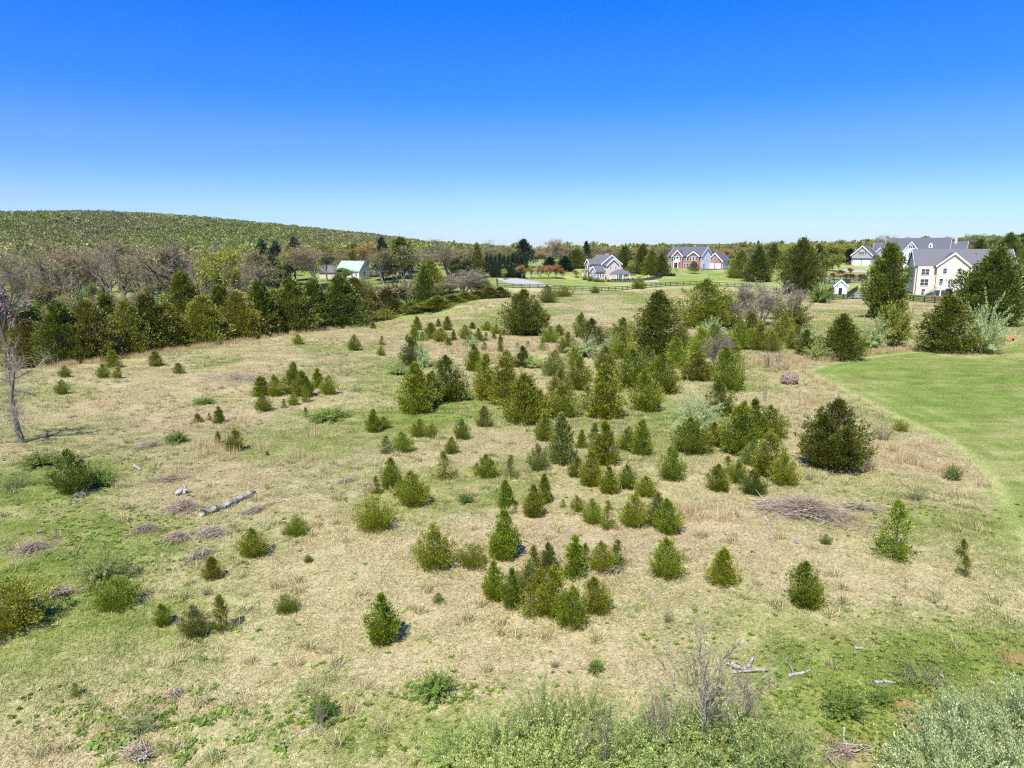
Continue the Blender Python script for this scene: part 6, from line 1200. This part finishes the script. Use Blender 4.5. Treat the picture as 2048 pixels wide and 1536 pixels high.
for k, (u, y, a, b) in enumerate(LB):
    p = on_y(u - 6, 268); p = on_y(u - 4, 268); cedar(p, tall(p, a), wide(p, b), 'round', 'night', 'clipped round bush on the brick house lawn, %s of three' % ('left', 'middle', 'right')[k], 'bushes on the brick house lawn', 'clipped_bush', 'bush')
for k, (u, y, a, b, tone) in enumerate(((1170, 254, 9, 12, 'olive'), (1181, 250, 10, 14, 'dark'), (1194, 247, 9, 16, 'dark'), (1205, 246, 7, 12, 'olive'), (1217, 247, 6, 10, 'dark'))):
    p = on_y(u, y); cedar(p, tall(p, a), wide(p, b), 'round', tone, 'clipped shrub before the beige gabled house, %s from left' % ORD[k], 'shrubs before the gabled house', 'garden_shrub', 'shrub')
# many trees alike, deeper in the woods
rr = np.random.RandomState(21); WN = {}; WK = {'wide': 'spreading', 'forked': 'forked', 'upright': 'upright', 'slender': 'slender', 'buds': 'rusty', 'thicket': 'twiggy', 'small': 'compact', 'leafing': 'half leafed', 'leafy': 'full crowned'}
def wood(label, group, n, u0, u1, y0, y1, t0, t1, w0, w1, kinds, mats=None, name='bare_tree'):
    for i in range(n):
        u = u0 + (u1 - u0) * (i + rr.rand()) / n; y = rr.uniform(y0, y1); p = on_y(u, y); vt = rr.uniform(t0, t1); hpx = vrow(p) - vt
        if hpx < 8: continue
        k = kinds[rr.randint(len(kinds))]; op = {}
        if mats: op['leafmat'] = FOL[mats[rr.randint(len(mats))]]
        op['twig'] = (None, TWIG_RUST, TWIG_GREY, None)[rr.randint(4)]
        WN[(label, k)] = j = WN.get((label, k), -1) + 1
        bare(p, tall(p, hpx), wide(p, rr.uniform(w0, w1)), k, '%s %s, %s such from left' % (WK[k], label, ORD[min(j, 25)]), group, name, **op)
wood('tree deep in the left wood', 'bare trees of the left wood', 40, -40, 520, 165, 250, 472, 525, 50, 84, ('wide', 'forked', 'upright', 'slender', 'buds', 'leafing', 'slender'), ('tan', 'tan', 'rust', 'spring', 'rust'))
wood('low tree behind the cedar row', 'low budding trees behind the cedar row', 34, -20, 540, 140, 185, 555, 610, 40, 80, ('slender', 'thicket', 'buds', 'small', 'leafing'), ('tan', 'rust', 'spring', 'weed', 'tan'))
wood('tree in the wood behind the cottage', 'bare trees behind the cottage', 30, 520, 1000, 262, 330, 488, 508, 36, 70, ('wide', 'upright', 'buds', 'slender', 'leafing'), ('tan', 'rust', 'spring'))
wood('tree of the tan wood behind the houses', 'bare trees behind the houses', 60, 1000, 1560, 350, 430, 490, 504, 26, 46, ('upright', 'buds', 'slender', 'wide', 'leafing'), ('tan', 'rust', 'tan', 'orange'))
wood('tree on the skyline behind the right houses', 'skyline trees on the right', 34, 1480, 1900, 385, 450, 482, 494, 26, 44, ('leafing', 'buds', 'small', 'leafy'), ('spring', 'tan', 'lime', 'weed', 'weed'), 'leafing_tree')
wood('tree of the mixed wood on the right hill', 'trees on the right hill', 44, 1890, 2130, 400, 600, 466, 500, 30, 46, ('leafing', 'small', 'leafy', 'buds'), ('spring', 'weed', 'tan', 'weed'), 'leafing_tree')
wood('tree filling the hollow', 'bushy trees in the hollow', 22, 700, 990, 180, 236, 540, 590, 34, 56, ('slender', 'thicket', 'small', 'leafing'), ('tan', 'weed', 'rust', 'weed'))
for i in range(24):
    u = 1490 + i * 17 + rr.rand() * 10; p = on_y(u, rr.uniform(395, 450)); cedar(p, tall(p, vrow(p) - rr.uniform(481, 493)), wide(p, rr.uniform(16, 28)), 'bigcone', 'pine', 'dark conifer on the skyline behind the houses, %s from left' % ORD[i], 'skyline conifers on the right', 'evergreen_tree')
for i in range(22):
    u = 1900 + i * 9 + rr.rand() * 6; y = rr.uniform(420, 620); p = on_y(u, y); vt = np.interp(u, [1890, 1930, 1990, 2100], [494, 478, 466, 462]) + rr.uniform(0, 22); hp = vrow(p) - vt
    if hp > 8: cedar(p, tall(p, hp), wide(p, rr.uniform(20, 32)), 'bigcone', ('pine', 'dark')[i % 2], 'dark conifer in the mixed wood on the right hill, %s from left' % ORD[i], 'conifers on the right hill', 'evergreen_tree')

# ------------------------------------------------------------------ far forest on the ridges: one mass
def crown_lump(name, n, seed, mat):
    r = np.random.RandomState(seed); d = rand_unit(r, n); d[:, 2] = np.abs(d[:, 2]) * 1.0; P = d * np.array([.5, .5, .62]) * r.uniform(.72, 1.05, (n, 1)) + np.array([0, 0, .36])
    q = r.rand(n) < .25; P[q, 2] = r.uniform(.02, .5, q.sum()); L = r.uniform(.10, .2, n); V, F = sprays(P, unit(d + r.normal(size=(n, 3)) * .7), L, L * .42, r); return mesh_np(name, V, [F], mat)
FT = [leaf_mat('forest_green', [(0.188, 0.224, 0.030), (0.220, 0.263, 0.035), (0.249, 0.297, 0.043)], .35, .05), leaf_mat('forest_tan', [(0.207, 0.209, 0.046), (0.240, 0.242, 0.055), (0.269, 0.271, 0.066)], .25, .05), leaf_mat('forest_brown', [(0.180, 0.182, 0.046), (0.212, 0.213, 0.056), (0.244, 0.246, 0.068)], .25, .05), leaf_mat('forest_deep', [(0.157, 0.187, 0.030), (0.183, 0.219, 0.035), (0.210, 0.251, 0.040)], .35, .05), leaf_mat('forest_olive', [(0.197, 0.198, 0.037), (0.228, 0.230, 0.043), (0.259, 0.261, 0.053)], .35, .05), leaf_mat('forest_fresh', [(0.217, 0.260, 0.032), (0.249, 0.297, 0.037), (0.276, 0.330, 0.045)], .4, .05), FOL['pine']]
LUMP = []
for i, (k, nn) in enumerate((('spring', 300), ('tan', 190), ('rust', 170), ('weed', 280), ('tan', 210), ('lime', 220), ('night', 260))):
    LUMP.append(crown_lump('forest_crown', nn, 700 + i, FT[i]))
def forest(name, az0, az1, r0, r1, n, s0, s1, probs, seed):
    r = np.random.RandomState(seed); a = np.radians(r.uniform(az0, az1, n)); q = np.sqrt(r.uniform(r0 ** 2, r1 ** 2, n)); x, y = np.sin(a) * q, np.cos(a) * q; s = s0 + (s1 - s0) * r.rand(n) ** 1.7
    patch = (fbm(x, y, 150, 91 + seed, 3) - .5) * 1.5 + .5 + r.normal(0, .09, n); v = np.where(patch < .44, r.choice([1, 2, 2, 4], n), np.where(patch < .56, r.choice(7, n, p=probs), r.choice([0, 0, 3, 5, 1], n)))
    scatter(name, np.column_stack([x, y, height(x, y) - .5]), r.rand(n) * 6.28, np.column_stack([s * .95, s * .95, s]), v, LUMP)
PRB = (.24, .2, .14, .16, .16, .06, .04)
forest('ridge_forest', -46, 2, 1010, 1480, 26000, 7.5, 17, PRB, 1)
forest('far_forest', -16, 46, 3300, 4050, 16000, 16, 26, PRB, 2)
forest('valley_woods', -46, -2, 340, 1010, 4200, 7, 10.5, (.12, .26, .24, .14, .20, .02, .02), 3)
forest('plateau_woods', -4, 44, 450, 1300, 2600, 8, 12, PRB, 4)

# ------------------------------------------------------------------ the air
hm = bpy.data.materials.new('haze_air'); hm.use_nodes = True; hm.node_tree.nodes.clear()
hv = hm.node_tree.nodes.new('ShaderNodeVolumePrincipled'); hv.inputs['Color'].default_value = (.80, .88, 1.0, 1); hv.inputs['Density'].default_value = .000035; hv.inputs['Anisotropy'].default_value = .2
ho = hm.node_tree.nodes.new('ShaderNodeOutputMaterial'); hm.node_tree.links.new(hv.outputs[0], ho.inputs['Volume'])
tag(MB().box(-5400, 5400, -300, 7400, -25, 130).build('haze', hm), kind='stuff')
